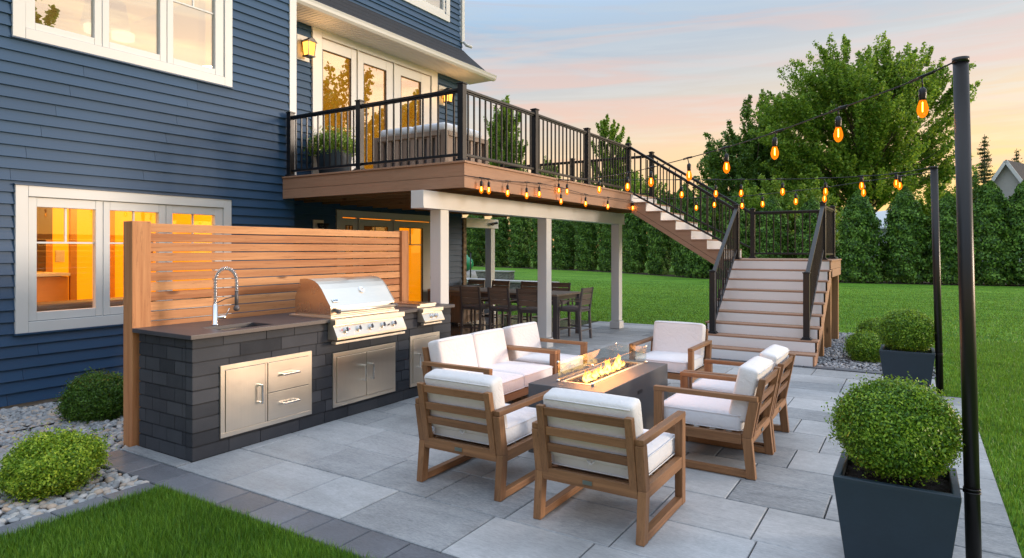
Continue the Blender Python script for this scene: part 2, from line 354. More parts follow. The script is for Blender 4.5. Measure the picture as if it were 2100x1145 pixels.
def cushion(name, mat, parent, w, d, h, loc, rot=(0,0,0), r=.035, bulge=.012, n=10):
    """rounded puffy cushion, centred"""
    V = []; F = []; L = np.array([w/2, d/2, h/2]); t = np.tanh(np.linspace(-2.0,2.0,n+1)); t = t/t[-1]
    for ax in range(3):
        for sg in (-1,1):
            b = len(V); a1, a2 = (ax+1)%3, (ax+2)%3
            for i in range(n+1):
                for j in range(n+1):
                    u = np.zeros(3); u[ax] = sg; u[a1] = t[i]; u[a2] = t[j]; p = u*L
                    inner = np.clip(p, -(L-r), L-r); dd = p-inner; ln = np.linalg.norm(dd)
                    if ln > 1e-9: p = inner+dd/ln*r
                    q = u*1.0
                    p[2] += np.sign(q[2])*bulge*(1-q[0]**2)*(1-q[1]**2) if abs(q[2]) > .5 else 0
                    p[0] += np.sign(q[0])*bulge*.6*(1-q[1]**2)*(1-q[2]**2) if abs(q[0]) > .5 else 0
                    p[1] += np.sign(q[1])*bulge*.6*(1-q[0]**2)*(1-q[2]**2) if abs(q[1]) > .5 else 0
                    V.append(p)
            for i in range(n):
                for j in range(n):
                    a = b+i*(n+1)+j; q4 = (a, a+n+1, a+n+2, a+1); F.append(q4 if sg > 0 else q4[::-1])
    me = bpy.data.meshes.new(name); me.from_pydata([tuple(p) for p in V], [], F)
    import bmesh
    bm = bmesh.new(); bm.from_mesh(me); bmesh.ops.remove_doubles(bm, verts=bm.verts, dist=1e-5)
    bmesh.ops.recalc_face_normals(bm, faces=bm.faces); bm.to_mesh(me); bm.free()
    me.polygons.foreach_set('use_smooth', [True]*len(me.polygons)); me.materials.append(MT[mat])
    o = link(name, me, parent); o.location = loc; o.rotation_euler = rot; return o
def piping(parent, w, d, z, r=.005, rr=.035):
    m = MB(); pts = []
    for cx, cy, a0 in ((w/2-rr,d/2-rr,0),(-w/2+rr,d/2-rr,90),(-w/2+rr,-d/2+rr,180),(w/2-rr,-d/2+rr,270)):
        for k in range(4): a = math.radians(a0+k*30); pts.append((cx+rr*math.cos(a), cy+rr*math.sin(a), z))
    pts.append(pts[0]); m.tube(pts, r, 6, False)
    return m.build('piping', 'fabric', parent)

# ---- foliage
def leaves(P, size, aspect=.55, up=.0, N=None, fold=0.):
    """quads (diamond-ish leaves) at points P"""
    n = len(P); a = RNG.normal(size=(n,3))
    if N is not None: a = a*.75 + N
    a /= np.linalg.norm(a, axis=1)[:,None]+1e-9
    b = RNG.normal(size=(n,3)); b[:,2] += up; b -= a*(a*b).sum(1)[:,None]; b /= np.linalg.norm(b, axis=1)[:,None]+1e-9
    c = np.cross(a, b); s = (size*RNG.uniform(.65, 1.35, n))[:,None]
    V = np.stack([P-b*s*.5, P+c*s*aspect*.5+b*s*.05, P+b*s*.5, P-c*s*aspect*.5+b*s*.05], 1).reshape(-1,3)
    return V, np.arange(4*n).reshape(n,4)
def cat(parts):
    V = []; F = []; o = 0
    for v, f in parts: V.append(v); F.append(f+o); o += len(v)
    return np.concatenate(V), np.concatenate(F)
def fib(n):
    k = np.arange(n)+.5; ph = np.arccos(1-2*k/n); th = PI*(1+5**.5)*k
    return np.stack([np.cos(th)*np.sin(ph), np.sin(th)*np.sin(ph), np.cos(ph)], 1)
def bush_mesh(name, rx, ry, rz, n, size, mat, rough=.10, tuft=9, cut=-.75):
    d = fib(int(n*1.0)); d = d[d[:,2] > cut]; m = len(d)
    lump = sum(np.sin(d@RNG.normal(size=3)*k+RNG.uniform(0,6))*rough/k**.6 for k in (3,5,8,13))
    r = 1+lump*.7; P = d*r[:,None]*np.array([rx,ry,rz])
    nn = d/np.array([rx,ry,rz]); nn /= np.linalg.norm(nn,axis=1)[:,None]
    C = np.repeat(P, tuft, 0); Nn = np.repeat(nn, tuft, 0); off = RNG.normal(size=C.shape)*size*.85
    depth = (RNG.uniform(-.22, .06, len(C))-np.repeat(RNG.uniform(0,1,m)**3*.13, tuft))[:,None]*min(rx,ry,rz); spike = (np.repeat(RNG.uniform(0,1,m)**6, tuft)*min(rx,ry,rz)*rough*2.6)[:,None]
    t = RNG.uniform(0,1,len(C))[:,None]
    Q = C+off+Nn*(depth+spike*t)
    return raw(name, *leaves(Q, size, .55, .5, Nn), mat)
def core_mesh(name, rx, ry, rz, mat):
    d = fib(700); P = d*np.array([rx,ry,rz])
    return P
def stems(m, c, r, h, n=7):
    for k in range(n):
        a = 2*PI*k/n+.3; m.tube([(c[0]+.02*math.cos(a), c[1]+.02*math.sin(a), c[2]), (c[0]+r*.3*math.cos(a), c[1]+r*.3*math.sin(a), c[2]+h*.45), (c[0]+r*.75*math.cos(a), c[1]+r*.75*math.sin(a), c[2]+h*.85)], [.012,.009,.004], 5)
    return m
def shrub(x, y, z0, rx, rz, n, size, mat, label, group=None, name='boxwood_shrub', lift=.85, tuft=9, rough=.1, cut=-.75):
    r = empty(name, (x,y,z0), label, 'shrub', group)
    f = link('foliage', bush_mesh('foliage', rx, rx, rz, n, size, mat, rough, tuft, cut), r); f.location = (0,0,rz*lift)
    # inner foliage layer, so the middle of the bush is leafy too
    f2 = MB(); stems(f2, (0,0,-.02), rx*.8, rz*1.3); f2.build('stem', 'bark', r)
    return r

# ================================================================== SETTING
def struct(name, m, mat, bevel=0):
    return tag(m.build(name, mat, None, bevel), kind='structure')
GZ = -.035
g = MB(); g.box(-60, 260, -160, 160, -1.2, GZ-.03)
struct('ground', g, 'soil')
# lawn sheet: everything beyond the patio and the gravel bed
lw = MB()
def quadz(m, x0, x1, y0, y1, z): m.poly([(x0,y0,z),(x1,y0,z),(x1,y1,z),(x0,y1,z)], [(0,1,2,3)])
N_ = 24
quadz(lw, 13.3, 250, -150, 150, GZ+.012); quadz(lw, -50, 13.3, -150, -.477, GZ+.012)
quadz(lw, 8.62, 9.80, -.477, -.20, GZ+.012); quadz(lw, 9.8, 13.3, -.477, -.23, GZ+.012)
quadz(lw, -40, 2.42, -.49, 4.35, GZ+.012)
struct('lawn', lw, 'lawn')
hb = MB(); hl = [tuple(at(D_,u_)) for u_,D_ in ((900,68),(985,62),(1056,57.5),(1128,53),(1206,49.5),(1292,44.4),(1392,39))]+[(36.9,10.4),(36.4,6.6),(36.2,2.4),(36.7,-1.5),(37.0,-4.5),(37.3,-9)]
for (xa,ya),(xb,yb) in zip(hl[:-1],hl[1:]): hb.poly([(xa-1.35,ya-.2,GZ+.018),(xb-1.35,yb-.2,GZ+.018),(xb+1.6,yb+.6,GZ+.018),(xa+1.6,ya+.6,GZ+.018)], [(0,1,2,3)])
struct('mulch_bed', hb, 'soil')
# paved patio: individual slabs with real joints
def slab(m, x0, x1, y0, y1, z, g=.008, ch=.005, jit=.0012):
    x0 += g/2; x1 -= g/2; y0 += g/2; y1 -= g/2; z += random.uniform(-jit, jit)
    zz = [z+random.uniform(-jit,jit)*.6 for _ in range(4)]
    a = [(x0,y0),(x1,y0),(x1,y1),(x0,y1)]; b = [(x0+ch,y0+ch),(x1-ch,y0+ch),(x1-ch,y1-ch),(x0+ch,y1-ch)]
    m.poly([(x,y,-.06) for x,y in a]+[(x,y,z-ch) for x,y in a]+[(x,y,q) for (x,y),q in zip(b,zz)],
           [(8,9,10,11)]+[(i,(i+1)%4,(i+1)%4+4,i+4) for i in range(4)]+[(i+4,(i+1)%4+4,(i+1)%4+8,i+8) for i in range(4)])
pt = MB(); rows = [2.705, 3.238, 3.745, 4.265, 4.70, 5.10]
while rows[-1] < 13.2: rows.append(rows[-1]+random.choice([.515,.515,.42]))
rows[-1] = 13.25
joint = {0:[5.25,4.605,4.075,3.46,2.93,2.16,1.5,.8,.15], 1:[4.55,3.90,3.31,2.71,2.10,1.42,.75,.1], 2:[4.65,4.0,3.35,2.62,1.95,1.37,.785,.12], 3:[4.3,3.7,3.05,2.4,1.72,1.046,.47,-.12]}
for i in range(len(rows)-1):
    x0, x1 = rows[i], rows[i+1]; ys = []
    top = 4.66 if x0 < 6.0 else 6.02
    bot = -.475 if x1 < 8.65 else (-.20 if x1 < 9.63 else 2.86)
    if i in joint: ys = [y for y in joint[i] if bot+.08 < y < top-.1]; y = ys[0] if ys else bot
    y = (ys[-1] if ys else top)
    if ys:
        yy = ys[0]
        while yy+.62 < top-.1: yy += random.choice([.61,.66,.52]); ys.insert(0, yy)
    y = ys[-1] if ys else top-random.uniform(.15,.6); ys = ys or [y]
    while y-.62 > bot+.1: y -= random.choice([.77,.61,.61,.52]) ; ys.append(y)
    ys = [top]+[q for q in ys if bot+.06 < q < top-.06]+[bot]
    for a, b in zip(ys[1:], ys[:-1]):
        if x0 < 9.62 < x1 and b <= 2.9: continue
        slab(pt, x0, x1, a, b, 0)
slab(pt, 2.71, 2.835, 4.67, 5.45, 0)
struct('patio', pt, 'paver')
# dark border courses
bd = MB(); y = 5.46
while y > -.4: d = random.choice([.30,.30,.21,.38]); slab(bd, 2.435, 2.70, y-d, y, -.001); y -= d
x = 2.43
while x > -1.0: d = random.choice([.30,.24,.36]); slab(bd, x-d, x, 4.362, 4.535, -.002); x -= d
y = 2.84
while y > .1: d = .38; slab(bd, 9.64, 9.80, y-d, y, -.001); y -= d
struct('border_paving', bd, 'paver_dark')
pj_ = MB(); pj_.box(2.43, 8.62, -.476, 5.46, -.09, -.016).box(8.62,9.80,-.20,5.46,-.09,-.016).box(9.80,13.27,2.84,6.02,-.09,-.016).box(6.1,9.8,5.46,6.02,-.09,-.016); pj_.box(-1, 2.43, 4.36, 4.537, -.09, -.02)
struct('paving_bed', pj_, 'joint')
sl = MB(); slab(sl, 1.55, 2.22, 5.62, 6.35, -.005, 0, .008)
struct('stepping_slab', sl, 'paver')
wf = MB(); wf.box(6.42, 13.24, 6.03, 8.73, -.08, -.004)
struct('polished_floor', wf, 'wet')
# pebble and gravel beds
def pebbles(name, pts, size, mat, sub, zflat=.62, ztop=.0):
    me = bpy.data.meshes.new('t'); import bmesh
    bm = bmesh.new(); bmesh.ops.create_icosphere(bm, subdivisions=sub, radius=.5)
    V0 = np.array([v.co[:] for v in bm.verts]); F0 = np.array([[v.index for v in f.verts] for f in bm.faces]); bm.free(); bpy.data.meshes.remove(me)
    n = len(pts); a = RNG.uniform(0, 2*PI, n); s = size*RNG.uniform(.55, 1.35, n)
    sc = np.stack([s*RNG.uniform(.9,1.5,n), s*RNG.uniform(.75,1.1,n), s*RNG.uniform(.45,.8,n)], 1)
    V = V0[None]*sc[:,None]; V = V*(1+.10*np.sin(V0[None]*5+RNG.uniform(0,6,(n,1,3))))
    ti = RNG.normal(0,.25,n); c, si = np.cos(ti)[:,None], np.sin(ti)[:,None]
    V = np.stack([V[...,0]*c-V[...,2]*si, V[...,1], V[...,0]*si+V[...,2]*c], 2)
    c, si = np.cos(a)[:,None], np.sin(a)[:,None]
    V = np.stack([V[...,0]*c-V[...,1]*si, V[...,0]*si+V[...,1]*c, V[...,2]], 2)+np.asarray(pts)[:,None]
    F = (F0[None]+(np.arange(n)*len(V0))[:,None,None]).reshape(-1,3)
    o = link(name, raw(name, V.reshape(-1,3), F, mat, True)); return o
def scatter(poly, dens, z, zj):
    P = np.array(poly); lo, hi = P.min(0), P.max(0); n = int(dens*(hi-lo).prod()); q = RNG.uniform(lo, hi, (n,2)); ins = np.zeros(n, bool)
    for i in range(len(P)):
        (xa,ya),(xb,yb) = P[i], P[i-1]
        c = ((ya > q[:,1]) != (yb > q[:,1])) & (q[:,0] < (xb-xa)*(q[:,1]-ya)/(yb-ya+1e-12)+xa); ins ^= c
    q = q[ins]; return np.column_stack([q, z+RNG.uniform(-zj, zj, len(q))])
pb = scatter([(-.2,4.54),(2.43,4.54),(2.43,5.47),(2.80,5.47),(4.6,5.50),(4.6,8.04),(-.2,8.04)], 900, -.022, .012)
pb = pb[~((pb[:,0] > 1.54)&(pb[:,0] < 2.23)&(pb[:,1] > 5.61)&(pb[:,1] < 6.36))]
pb[:,2] -= .05*np.clip((pb[:,1]-6.2)/1.8, 0, 1)
tag(pebbles('pebble_bed', pb, .052, 'pebble', 2), 'grey and tan river pebbles in the bed below the blue wall', 'pebbles', kind='stuff')
gv = scatter([(9.81,-.22),(9.81,2.84),(14.1,2.84),(14.15,1.05),(13.0,.15),(12.0,-.2)], 950, -.022, .012)
tag(pebbles('gravel_bed', gv, .038, 'gravel', 1), 'small grey gravel beside and below the landing stairs', 'gravel', kind='stuff')
# grass blades
def blades(name, P, h, w, lean=.5):
    n = len(P); a = RNG.uniform(0,2*PI,n); hh = h*RNG.uniform(.45,1.25,n); d = np.stack([np.cos(a),np.sin(a),np.zeros(n)],1)
    s = np.stack([-np.sin(a),np.cos(a),np.zeros(n)],1)*(w/2)
    L = (hh*lean*RNG.uniform(.1,1.2,n))[:,None]*d; up = np.array([0,0,1.])
    m = P+L*.35+up*(hh*.6)[:,None]; t = P+L+up*(hh*.98)[:,None]
    V = np.stack([P-s, P+s, m+s*.8, m-s*.8, t+s*.08, t-s*.08], 1).reshape(-1,3); b = (np.arange(n)*6)[:,None]
    F = np.concatenate([b+np.array([0,1,2,3]), b+np.array([3,2,4,5])])
    return link(name, raw(name, V, F, 'grass_blade'))
gp = scatter([(.9,4.345),(2.42,4.345),(2.42,1.6),(.9,1.6)], 26000, GZ+.012, 0)
o = blades('grass', gp, .062, .0034); tag(o, 'thick dark green turf in the near corner by the border stones', 'grass', kind='stuff')
e1 = np.concatenate([scatter([(3.4,-.479),(8.63,-.479),(14,-.479),(14,-2.2),(5,-1.1)], 5200, GZ+.012, 0), scatter([(8.63,-.49),(8.63,-.21),(9.8,-.21),(11.9,-.21),(13.1,.2),(14.2,1.1),(14,-.49)], 3600, GZ+.012, 0)])
D = e1[:,0]; e1 = e1[RNG.uniform(0,1,len(e1)) < np.clip(1.35-D/15, .25, 1)]
e2 = scatter([(13.3,2.0),(13.3,11.5),(30,20),(34,-5),(14,-2.2),(14.2,1.0)], 620, GZ+.012, 0); e2 = e2[RNG.uniform(0,1,len(e2)) < np.clip(1.9-e2[:,0]/18, .0, 1)**1.3]
V1 = blades('g1', e1, .045, .005); V2 = blades('g2', e2, .034, .015, .9)
def join_np(name, objs, mat):
    ps = []
    for o in objs:
        me = o.data; v = np.empty(len(me.vertices)*3, np.float32); me.vertices.foreach_get('co', v)
        f = np.empty(len(me.loops), np.int32); me.loops.foreach_get('vertex_index', f); ps.append((v.reshape(-1,3), f.reshape(-1,4)))
        bpy.data.objects.remove(o); bpy.data.meshes.remove(me)
    return link(name, raw(name, *cat(ps), mat))
tag(join_np('grass', [V1, V2], 'grass_blade'), 'sunlit mown lawn spreading from the patio edge to the hedge', 'grass', kind='stuff')
ho = MB((2.0,6.85,-.02)); ho.tube([(-.4,6.80,-.03),(.8,6.95,-.02),(1.8,6.78,-.015),(2.35,6.86,-.02),(3.2,6.9,-.03)], .008, 6)
tag(ho.build('drip_hose', 'black_metal'), 'thin black drip hose lying across the pebbles by the blue wall', 'hose')

# ================================================================== HOUSE
YW, YR = 8.058, 8.75
HO = (6.5, 8.4, 0)
house = empty('house', HO, 'blue clapboard house with white window trim and warm lit rooms', 'house')
def siding(name, mat, x0, x1, y, z0, z1, holes, e=.1244, joints=True, zoff=0.):
    m = MB(HO); z = z0; k = 0
    while z < z1-.01:
        zt = min(z+e, z1); zm = (z+zt)/2; seg = [(x0,x1)]
        for hx0,hx1,hz0,hz1 in holes:
            if hz0 < zm < hz1:
                s2 = []
                for a,b in seg:
                    if hx1 <= a or hx0 >= b: s2.append((a,b)); continue
                    if a < hx0: s2.append((a,hx0))
                    if b > hx1: s2.append((hx1,b))
                seg = s2
        for a,b in seg:
            cuts = [a]
            if joints and b-a > 2.5:
                c = a+((k*1.37) % 2.6)+.6
                while c < b-.5: cuts.append(c); c += 3.66
            cuts.append(b)
            for c0,c1 in zip(cuts[:-1],cuts[1:]):
                g0 = c0+(.0015 if c0 != a else 0); g1 = c1-(.0015 if c1 != b else 0)
                m.prism([(y-.001,zt+.0),(y-.027,z+.002),(y-.0255,z-.0005),(y-.003,z-.0005),(y+.12,z-.0005),(y+.12,zt)], g0, g1)
        z = zt; k += 1
    return m.build(name, mat, house)
LW = (3.035,5.33,.84,2.185); UW = (3.01,5.345,3.97,5.6)
SD = (7.62,10.66,2.70,5.30); LD = (8.1,10.73,.0,2.20)
siding('siding', 'siding', -1.4, 6.52, YW, -.02, 8.2, [LW, UW])
siding('siding', 'siding', 6.55, 11.74, YR, -.02, 6.4, [SD, LD, (7.3,11.8,6.9,9)])
siding('siding', 'siding', 6.55, 11.66, YR, 6.4, 8.6, [(9.8,11.1,6.72,9)])
# gable-end siding facing away and the return behind the corner board
wp('return_wall', 'siding', house, (6.40, 6.515, YW+.13, YR-.0, -.02, 8.2)); wp('end_wall', 'siding', house, (11.60, 11.735, YR+.13, 16, 0, 8.6))
wp('foundation', 'foundation', house, (-1.4, 6.4, YW+.012, YW+.2, -.3, -.022))
wp('corner_board', 'white', house, (6.425, 6.55, YW-.034, YW+.16, 2.72, 8.2), bevel=.003)
wp('corner_board', 'stone_brown', house, (11.742, 11.86, YR-.05, YR+.1, 0, 2.33), bevel=.006)
wp('corner_board', 'white', house, (11.742, 11.85, YR-.035, YR+.1, 2.72, 5.44), bevel=.003)
def triple_window(x0, x1, z0, z1, panes, zp0, zp1, glass, muntin_z, y=YW, name='window', trim=.115, sill=True, deep=.16, mull_mat='white'):
    """outer trim rect, list of pane x-ranges, pane z range"""
    w = MB(HO); ty = y-.045
    ix0, ix1, iz0, iz1 = x0+trim, x1-trim, z0+trim, z1-trim
    w.box(x0,ix0,ty,y+.02,z0,z1).box(ix1,x1,ty,y+.02,z0,z1).box(ix0+.0005,ix1-.0005,ty-.002,y+.02,iz1,z1).box(ix0+.0005,ix1-.0005,ty-.002,y+.02,z0,iz0)
    wo = w.build(name, 'white', house, .004)
    wp('drip_cap', 'siding', wo, (x0-.012,x1+.012,ty-.012,y,z1+.001,z1+.014)); wp('sill', 'siding', wo, (x0-.012,x1+.012,ty-.006,y,z0-.016,z0-.001))
    edges = [ix0]+[(a[1]+b[0])/2 for a,b in zip(panes[:-1],panes[1:])]+[ix1]
    for k, (a,b) in enumerate(panes):
        e0, e1 = edges[k]+.006, edges[k+1]-.006; f = MB(HO); fy0, fy1 = y-.026, y+.05
        f.box(e0,a,fy0,fy1,iz0+.006,iz1-.006).box(b,e1,fy0,fy1,iz0+.006,iz1-.006).box(a,b,fy0+.002,fy1,zp1,iz1-.006).box(a,b,fy0+.002,fy1,iz0+.006,zp0)
        fo = f.build('sash', 'white', wo, .004)
        wp('pane', glass, fo, (a,b,y+.018,y+.024,zp0,zp1))
        if muntin_z:
            wp('muntin', 'white', fo, (a,b,y+.006,y+.034,muntin_z-.010,muntin_z+.010), ((a+b)/2-.010,(a+b)/2+.010,y+.008,y+.032,muntin_z+.0105,zp1))
    jm = MB(HO)
    for c in edges: jm.box(c-.0055,c+.0055,y-.016,y+.12,iz0,iz1)
    jm.box(ix0-.03,ix1+.03,y+.03,y+.14,iz0-.02,iz0+.004).box(ix0-.03,ix1+.03,y+.03,y+.14,iz1-.004,iz1+.02).build('jamb', 'white', wo)
    return wo
triple_window(2.925,5.44,.725,2.298, [(3.125,3.712),(3.868,4.445),(4.62,5.205)], .938, 2.076, 'glass_clear', 1.69)
triple_window(2.90,5.455,3.86,5.60, [(3.11,3.70),(3.86,4.46),(4.63,5.21)], 4.06, 5.42, 'glass_mirror', 4.81)
# rooms seen through the panes (open boxes whose lit walls glow)
def room(x0,x1,y0,y1,z0,z1,mat,floor='cabinet',ceil=None):
    t = .05; m = MB(HO); m.box(x0-t,x0,y0,y1,z0,z1).box(x1,x1+t,y0,y1,z0,z1).box(x0-t,x1+t,y1,y1+t,z0,z1)
    r = m.build('room_wall', mat, house); wp('ceiling', ceil or mat, r, (x0-t,x1+t,y0,y1+t,z1,z1+t)); wp('floor', floor, r, (x0-t,x1+t,y0,y1+t,z0-t,z0)); return r
rm = room(2.0, 6.3, YW+.16, YW+3.2, .35, 2.62, 'room_glow')
wp('cabinet', 'cabinet_dark', rm, (3.6,4.22,YW+2.3,YW+2.6,1.75,2.55), (2.3,4.22,YW+2.5,YW+2.6,1.30,1.75))
wp('cabinet', 'cabinet', rm, (3.0,4.25,YW+1.9,YW+2.6,.36,1.24), (4.28,4.36,YW+1.9,YW+1.96,.36,2.6))
wp('worktop', 'fabric_warm', rm, (2.95,4.26,YW+1.86,YW+2.6,1.25,1.29))
wp('light_switch', 'fabric_warm', rm, (4.62,4.74,YW+3.17,YW+3.19,1.42,1.6))
cu = cushion('bench_cushion', 'darkwood_x', rm, 2.3, .4, .14, (4.2-6.5, YW+.42-8.4, .93), r=.05)
rm2 = room(2.0, 6.3, YW+.16, YW+3.4, 3.4, 6.2, 'room_soft', ceil='room_soft')
ls = MB(HO); ls.lathe([(.30,0),(.24,.34)], (4.55,YW+1.5,4.72), 28); ls.build('lamp_shade', 'lamp_shade', rm2)
ls = MB(HO); ls.lathe([(.14,0),(.145,.09)], (4.42,YW+1.5,4.6), 20).lathe([(.14,0),(.145,.09)], (4.78,YW+1.5,4.6), 20); ls.build('lamp_bulb', 'shade_glow', rm2)
wp('picture_frame', 'neighbour_white', rm2, (5.3,5.4,YW+.5,YW+2.4,4.1,5.15))
rm3 = room(6.8, 11.3, YR+.16, YR+3.0, 2.72, 5.6, 'room_orange')
rm4 = room(7.4, 11.3, YR+.16, YR+3.0, .02, 2.45, 'room_glow')
wp('cabinet', 'cabinet_dark', rm4, (9.0,10.35,YR+1.0,YR+1.4,.9,2.2), (7.6,8.9,YR+1.8,YR+2.4,.04,1.4)); wp('fireplace', 'stone_brown', rm4, (9.7,10.25,YR+.7,YR+1.2,.04,1.15))
for lx,ly,lz,en in ((4.9,YW+1.7,2.3,26),(3.0,YW+1.2,2.3,14),(9.0,YR+1.4,2.1,22)):
    li = bpy.data.lights.new('room_light', 'POINT'); li.energy = en; li.color = (1,.66,.22); li.shadow_soft_size = .12; lo = bpy.data.objects.new('room_light', li); COL.objects.link(lo); lo.location = (lx,ly,lz)
wp('door_casing', 'cabinet', rm, (4.45,4.55,YW+3.1,YW+3.19,.36,2.4),(5.35,5.45,YW+3.1,YW+3.19,.36,2.4)); wp('picture', 'cabinet_dark', rm, (5.75,6.1,YW+3.15,YW+3.19,1.4,1.9))
# three-panel glass door above the deck
k_ = 8.75/8.06
def px(x): return x*k_
def pz(z): return 1.62+(z-1.62)*k_
def door_set(name, x0,x1,zt,zb, panes, zp1, zp0, glass, mat, trim, muntin=None):
    d = MB(HO); y = YR
    d.box(x0,x0+trim,y-.05,y+.02,zb,zt).box(x1-trim,x1,y-.05,y+.02,zb,zt).box(x0+trim+.0005,x1-trim-.0005,y-.052,y+.02,zt-trim,zt)
    do = d.build(name, mat, house, .005); ix0, ix1 = x0+trim, x1-trim; edges = [ix0]+[(a[1]+b[0])/2 for a,b in zip(panes[:-1],panes[1:])]+[ix1]
    for k,(a,b) in enumerate(panes):
        e0,e1 = edges[k]+.012, edges[k+1]-.012; f = MB(HO)
        f.box(e0,a,y-.02,y+.04,zb+.03,zt-trim-.012).box(b,e1,y-.02,y+.04,zb+.03,zt-trim-.012).box(a,b,y-.018,y+.04,zp1,zt-trim-.012).box(a,b,y-.018,y+.04,zb+.03,zp0)
        fo = f.build('door_leaf', mat, do, .004); wp('pane', glass, fo, (a,b,y+.01,y+.016,zp0,zp1))
        wp('glazing_bead', 'black_metal', fo, (a-.004,a+.006,y-.023,y+.0,zp0,zp1), (b-.006,b+.004,y-.023,y+.0,zp0,zp1), (a,b,y-.023,y+.0,zp1-.006,zp1+.004))
        if muntin: wp('muntin', mat, fo, (a,b,y-.004,y+.026,muntin-.010,muntin+.010), ((a+b)/2-.010,(a+b)/2+.010,y-.002,y+.024,muntin+.0105,zp1))
    m = MB(HO)
    for c in edges[1:-1]: m.box(c-.014,c+.014,y-.045,y+.05,zb,zt-trim-.001)
    m.build('mullion', mat, do, .003); wp('threshold', 'dark_metal', do, (ix0,ix1,y-.06,y+.05,zb,zb+.028))
    return do
door_set('patio_door', px(6.854), px(9.961), pz(5.185), 2.715, [(px(7.075),px(7.688)),(px(7.978),px(8.533)),(px(8.92),px(9.485))], pz(4.82), 2.98, 'glass_mid', 'white', .20)
door_set('patio_door', px(7.353), px(9.99), pz(2.268), .0, [(px(7.56),px(7.72)),(px(7.985),px(8.57)),(px(8.87),px(9.54))], pz(2.015), .28, 'glass_clear', 'neighbour_tan', .13, pz(1.70))
wp('outlet_box', 'white', house, (7.02,7.12,YR-.045,YR,3.02,3.26), bevel=.01)
# pent roof over the doors: soffit, gutter, shingles
ro = MB(HO); ro.prism([(YW+.04,5.505),(YR-.02,6.14),(YR+.02,6.14),(YR+.02,6.09),(YW+.06,5.455)], 6.56, 11.78)
ro.poly([(11.78,YW+.04,5.505),(11.78,YR,6.14),(12.03,YW+.04,5.505),(12.03,YR+.02,5.505),(11.78,YR+.02,6.14)], [(0,1,2),(2,1,3),(1,4,3)])
rf = ro.build('roof', 'shingle', house)
wp('soffit', 'white', rf, (6.56,12.0,YW+.06,YR-.022,5.42,5.435)); 
sm = MB(HO)
for k in range(72): sm.box(6.60+k*.075,6.604+k*.075,YW+.07,YR-.03,5.413,5.4195)
sm.build('bead', 'neighbour_white', rf)
gt = MB(HO); gt.prism([(YW+.055,5.415),(YW+.0,5.415),(YW-.035,5.45),(YW-.045,5.49),(YW-.06,5.525),(YW-.052,5.53),(YW-.03,5.50),(YW+.055,5.485)], 6.56, 12.06); gt.box(12.0,12.012,YW+.06,YR,5.415,5.50)
gt.build('gutter', 'white', rf)
dp = MB(HO); dp.box(11.68,11.78,YR-.06,YR,6.30,8.6); dp.build('downspout', 'white', house, .008)
dp = MB(HO); dp.tube([(11.74,YR-.06,6.32),(11.76,YR-.12,6.24),(11.84,YR-.22,6.2)], .035, 10); dp.build('downspout_elbow', 'white', house)
uw = MB(HO); uw.box(9.62,11.25,YR-.045,YR+.02,6.62,6.76).box(11.12,11.25,YR-.047,YR+.02,6.761,8.2); uo = uw.build('window', 'white', house, .004)
wp('sash', 'white', uo, (9.75,11.119,YR-.02,YR+.03,6.761,6.83),(11.05,11.119,YR-.02,YR+.03,6.831,8.2),(10.4,10.46,YR-.02,YR+.03,6.831,8.2)); wp('pane', 'glass_mirror', uo, (9.75,11.12,YR+.032,YR+.038,6.8,8.2)); wp('curtain', 'neighbour_white', uo, (9.75,11.12,YR+.10,YR+.12,6.8,8.2))

# wall lanterns
def lantern(x, z, label):
    y = YR-.02; r = empty('wall_lantern', (x,y,z), label, 'lantern', 'wall lanterns beside the deck door'); W = lambda n,mt,*b,bevel=0.: part(n,mt,r,*b,bevel=bevel)
    W('mounting_block', 'white', (-.13,.13,-.03,.03,-.22,.20), bevel=.006); W('back_plate', 'gold', (-.05,.05,-.05,-.031,-.08,.12), bevel=.004)
    m = MB(); m.tube([(0,-.05,.06),(0,-.11,.13),(0,-.17,.135)], .011, 8); m.build('bracket', 'black_metal', r)
    c = -.17; m = MB(); m.prism([(-.11,.06),(.11,.06),(.03,.125),(-.03,.125)], c-.09, c+.09, 1); m.build('cap', 'black_metal', r, .004)
    m = MB()
    for sx in (-1,1):
        for sy in (-1,1): m.beam((sx*.078,c+sy*.078,.06),(sx*.062,c+sy*.062,-.16),.012,.012,(1,0,0))
    m.box(-.075,.075,c-.075,c+.075,-.18,-.161); m.build('cage', 'black_metal', r)
    m = MB(); m.hexa([(sx,c+sy,-.16) for sx,sy in ((-.055,-.055),(.055,-.055),(.055,.055),(-.055,.055))], [(sx,c+sy,.058) for sx,sy in ((-.072,-.072),(.072,-.072),(.072,.072),(-.072,.072))]); m.build('glass', 'lamp_glow', r)
    li = bpy.data.lights.new('lantern_light', 'POINT'); li.energy = 4; li.color = (1,.50,.16); li.shadow_soft_size = .08
    lo = bpy.data.objects.new('lantern_light', li); COL.objects.link(lo); lo.location = (x, y-.36, z)
lantern(7.24, 5.0, 'black framed glowing lantern left of the deck door, under the eave')
lantern(10.99, 4.96, 'black framed glowing lantern right of the deck door, behind the railing')
fl = empty('flood_light', (7.62,YR-.02,2.0), 'small security light on a white plate beside the ground floor door', 'light')
part('plate', 'white', fl, (-.16,.06,-.03,0,-.1,.12), bevel=.004); m = MB(); m.tube([(-.04,-.03,.02),(.0,-.10,.0)], .02, 8).lathe([(.03,0),(.055,.09)], (.03,-.12,-.03), 12).lathe([(.03,0),(.055,.09)], (-.1,-.12,-.03), 12); m.build('lamp_head', 'black_metal', fl)

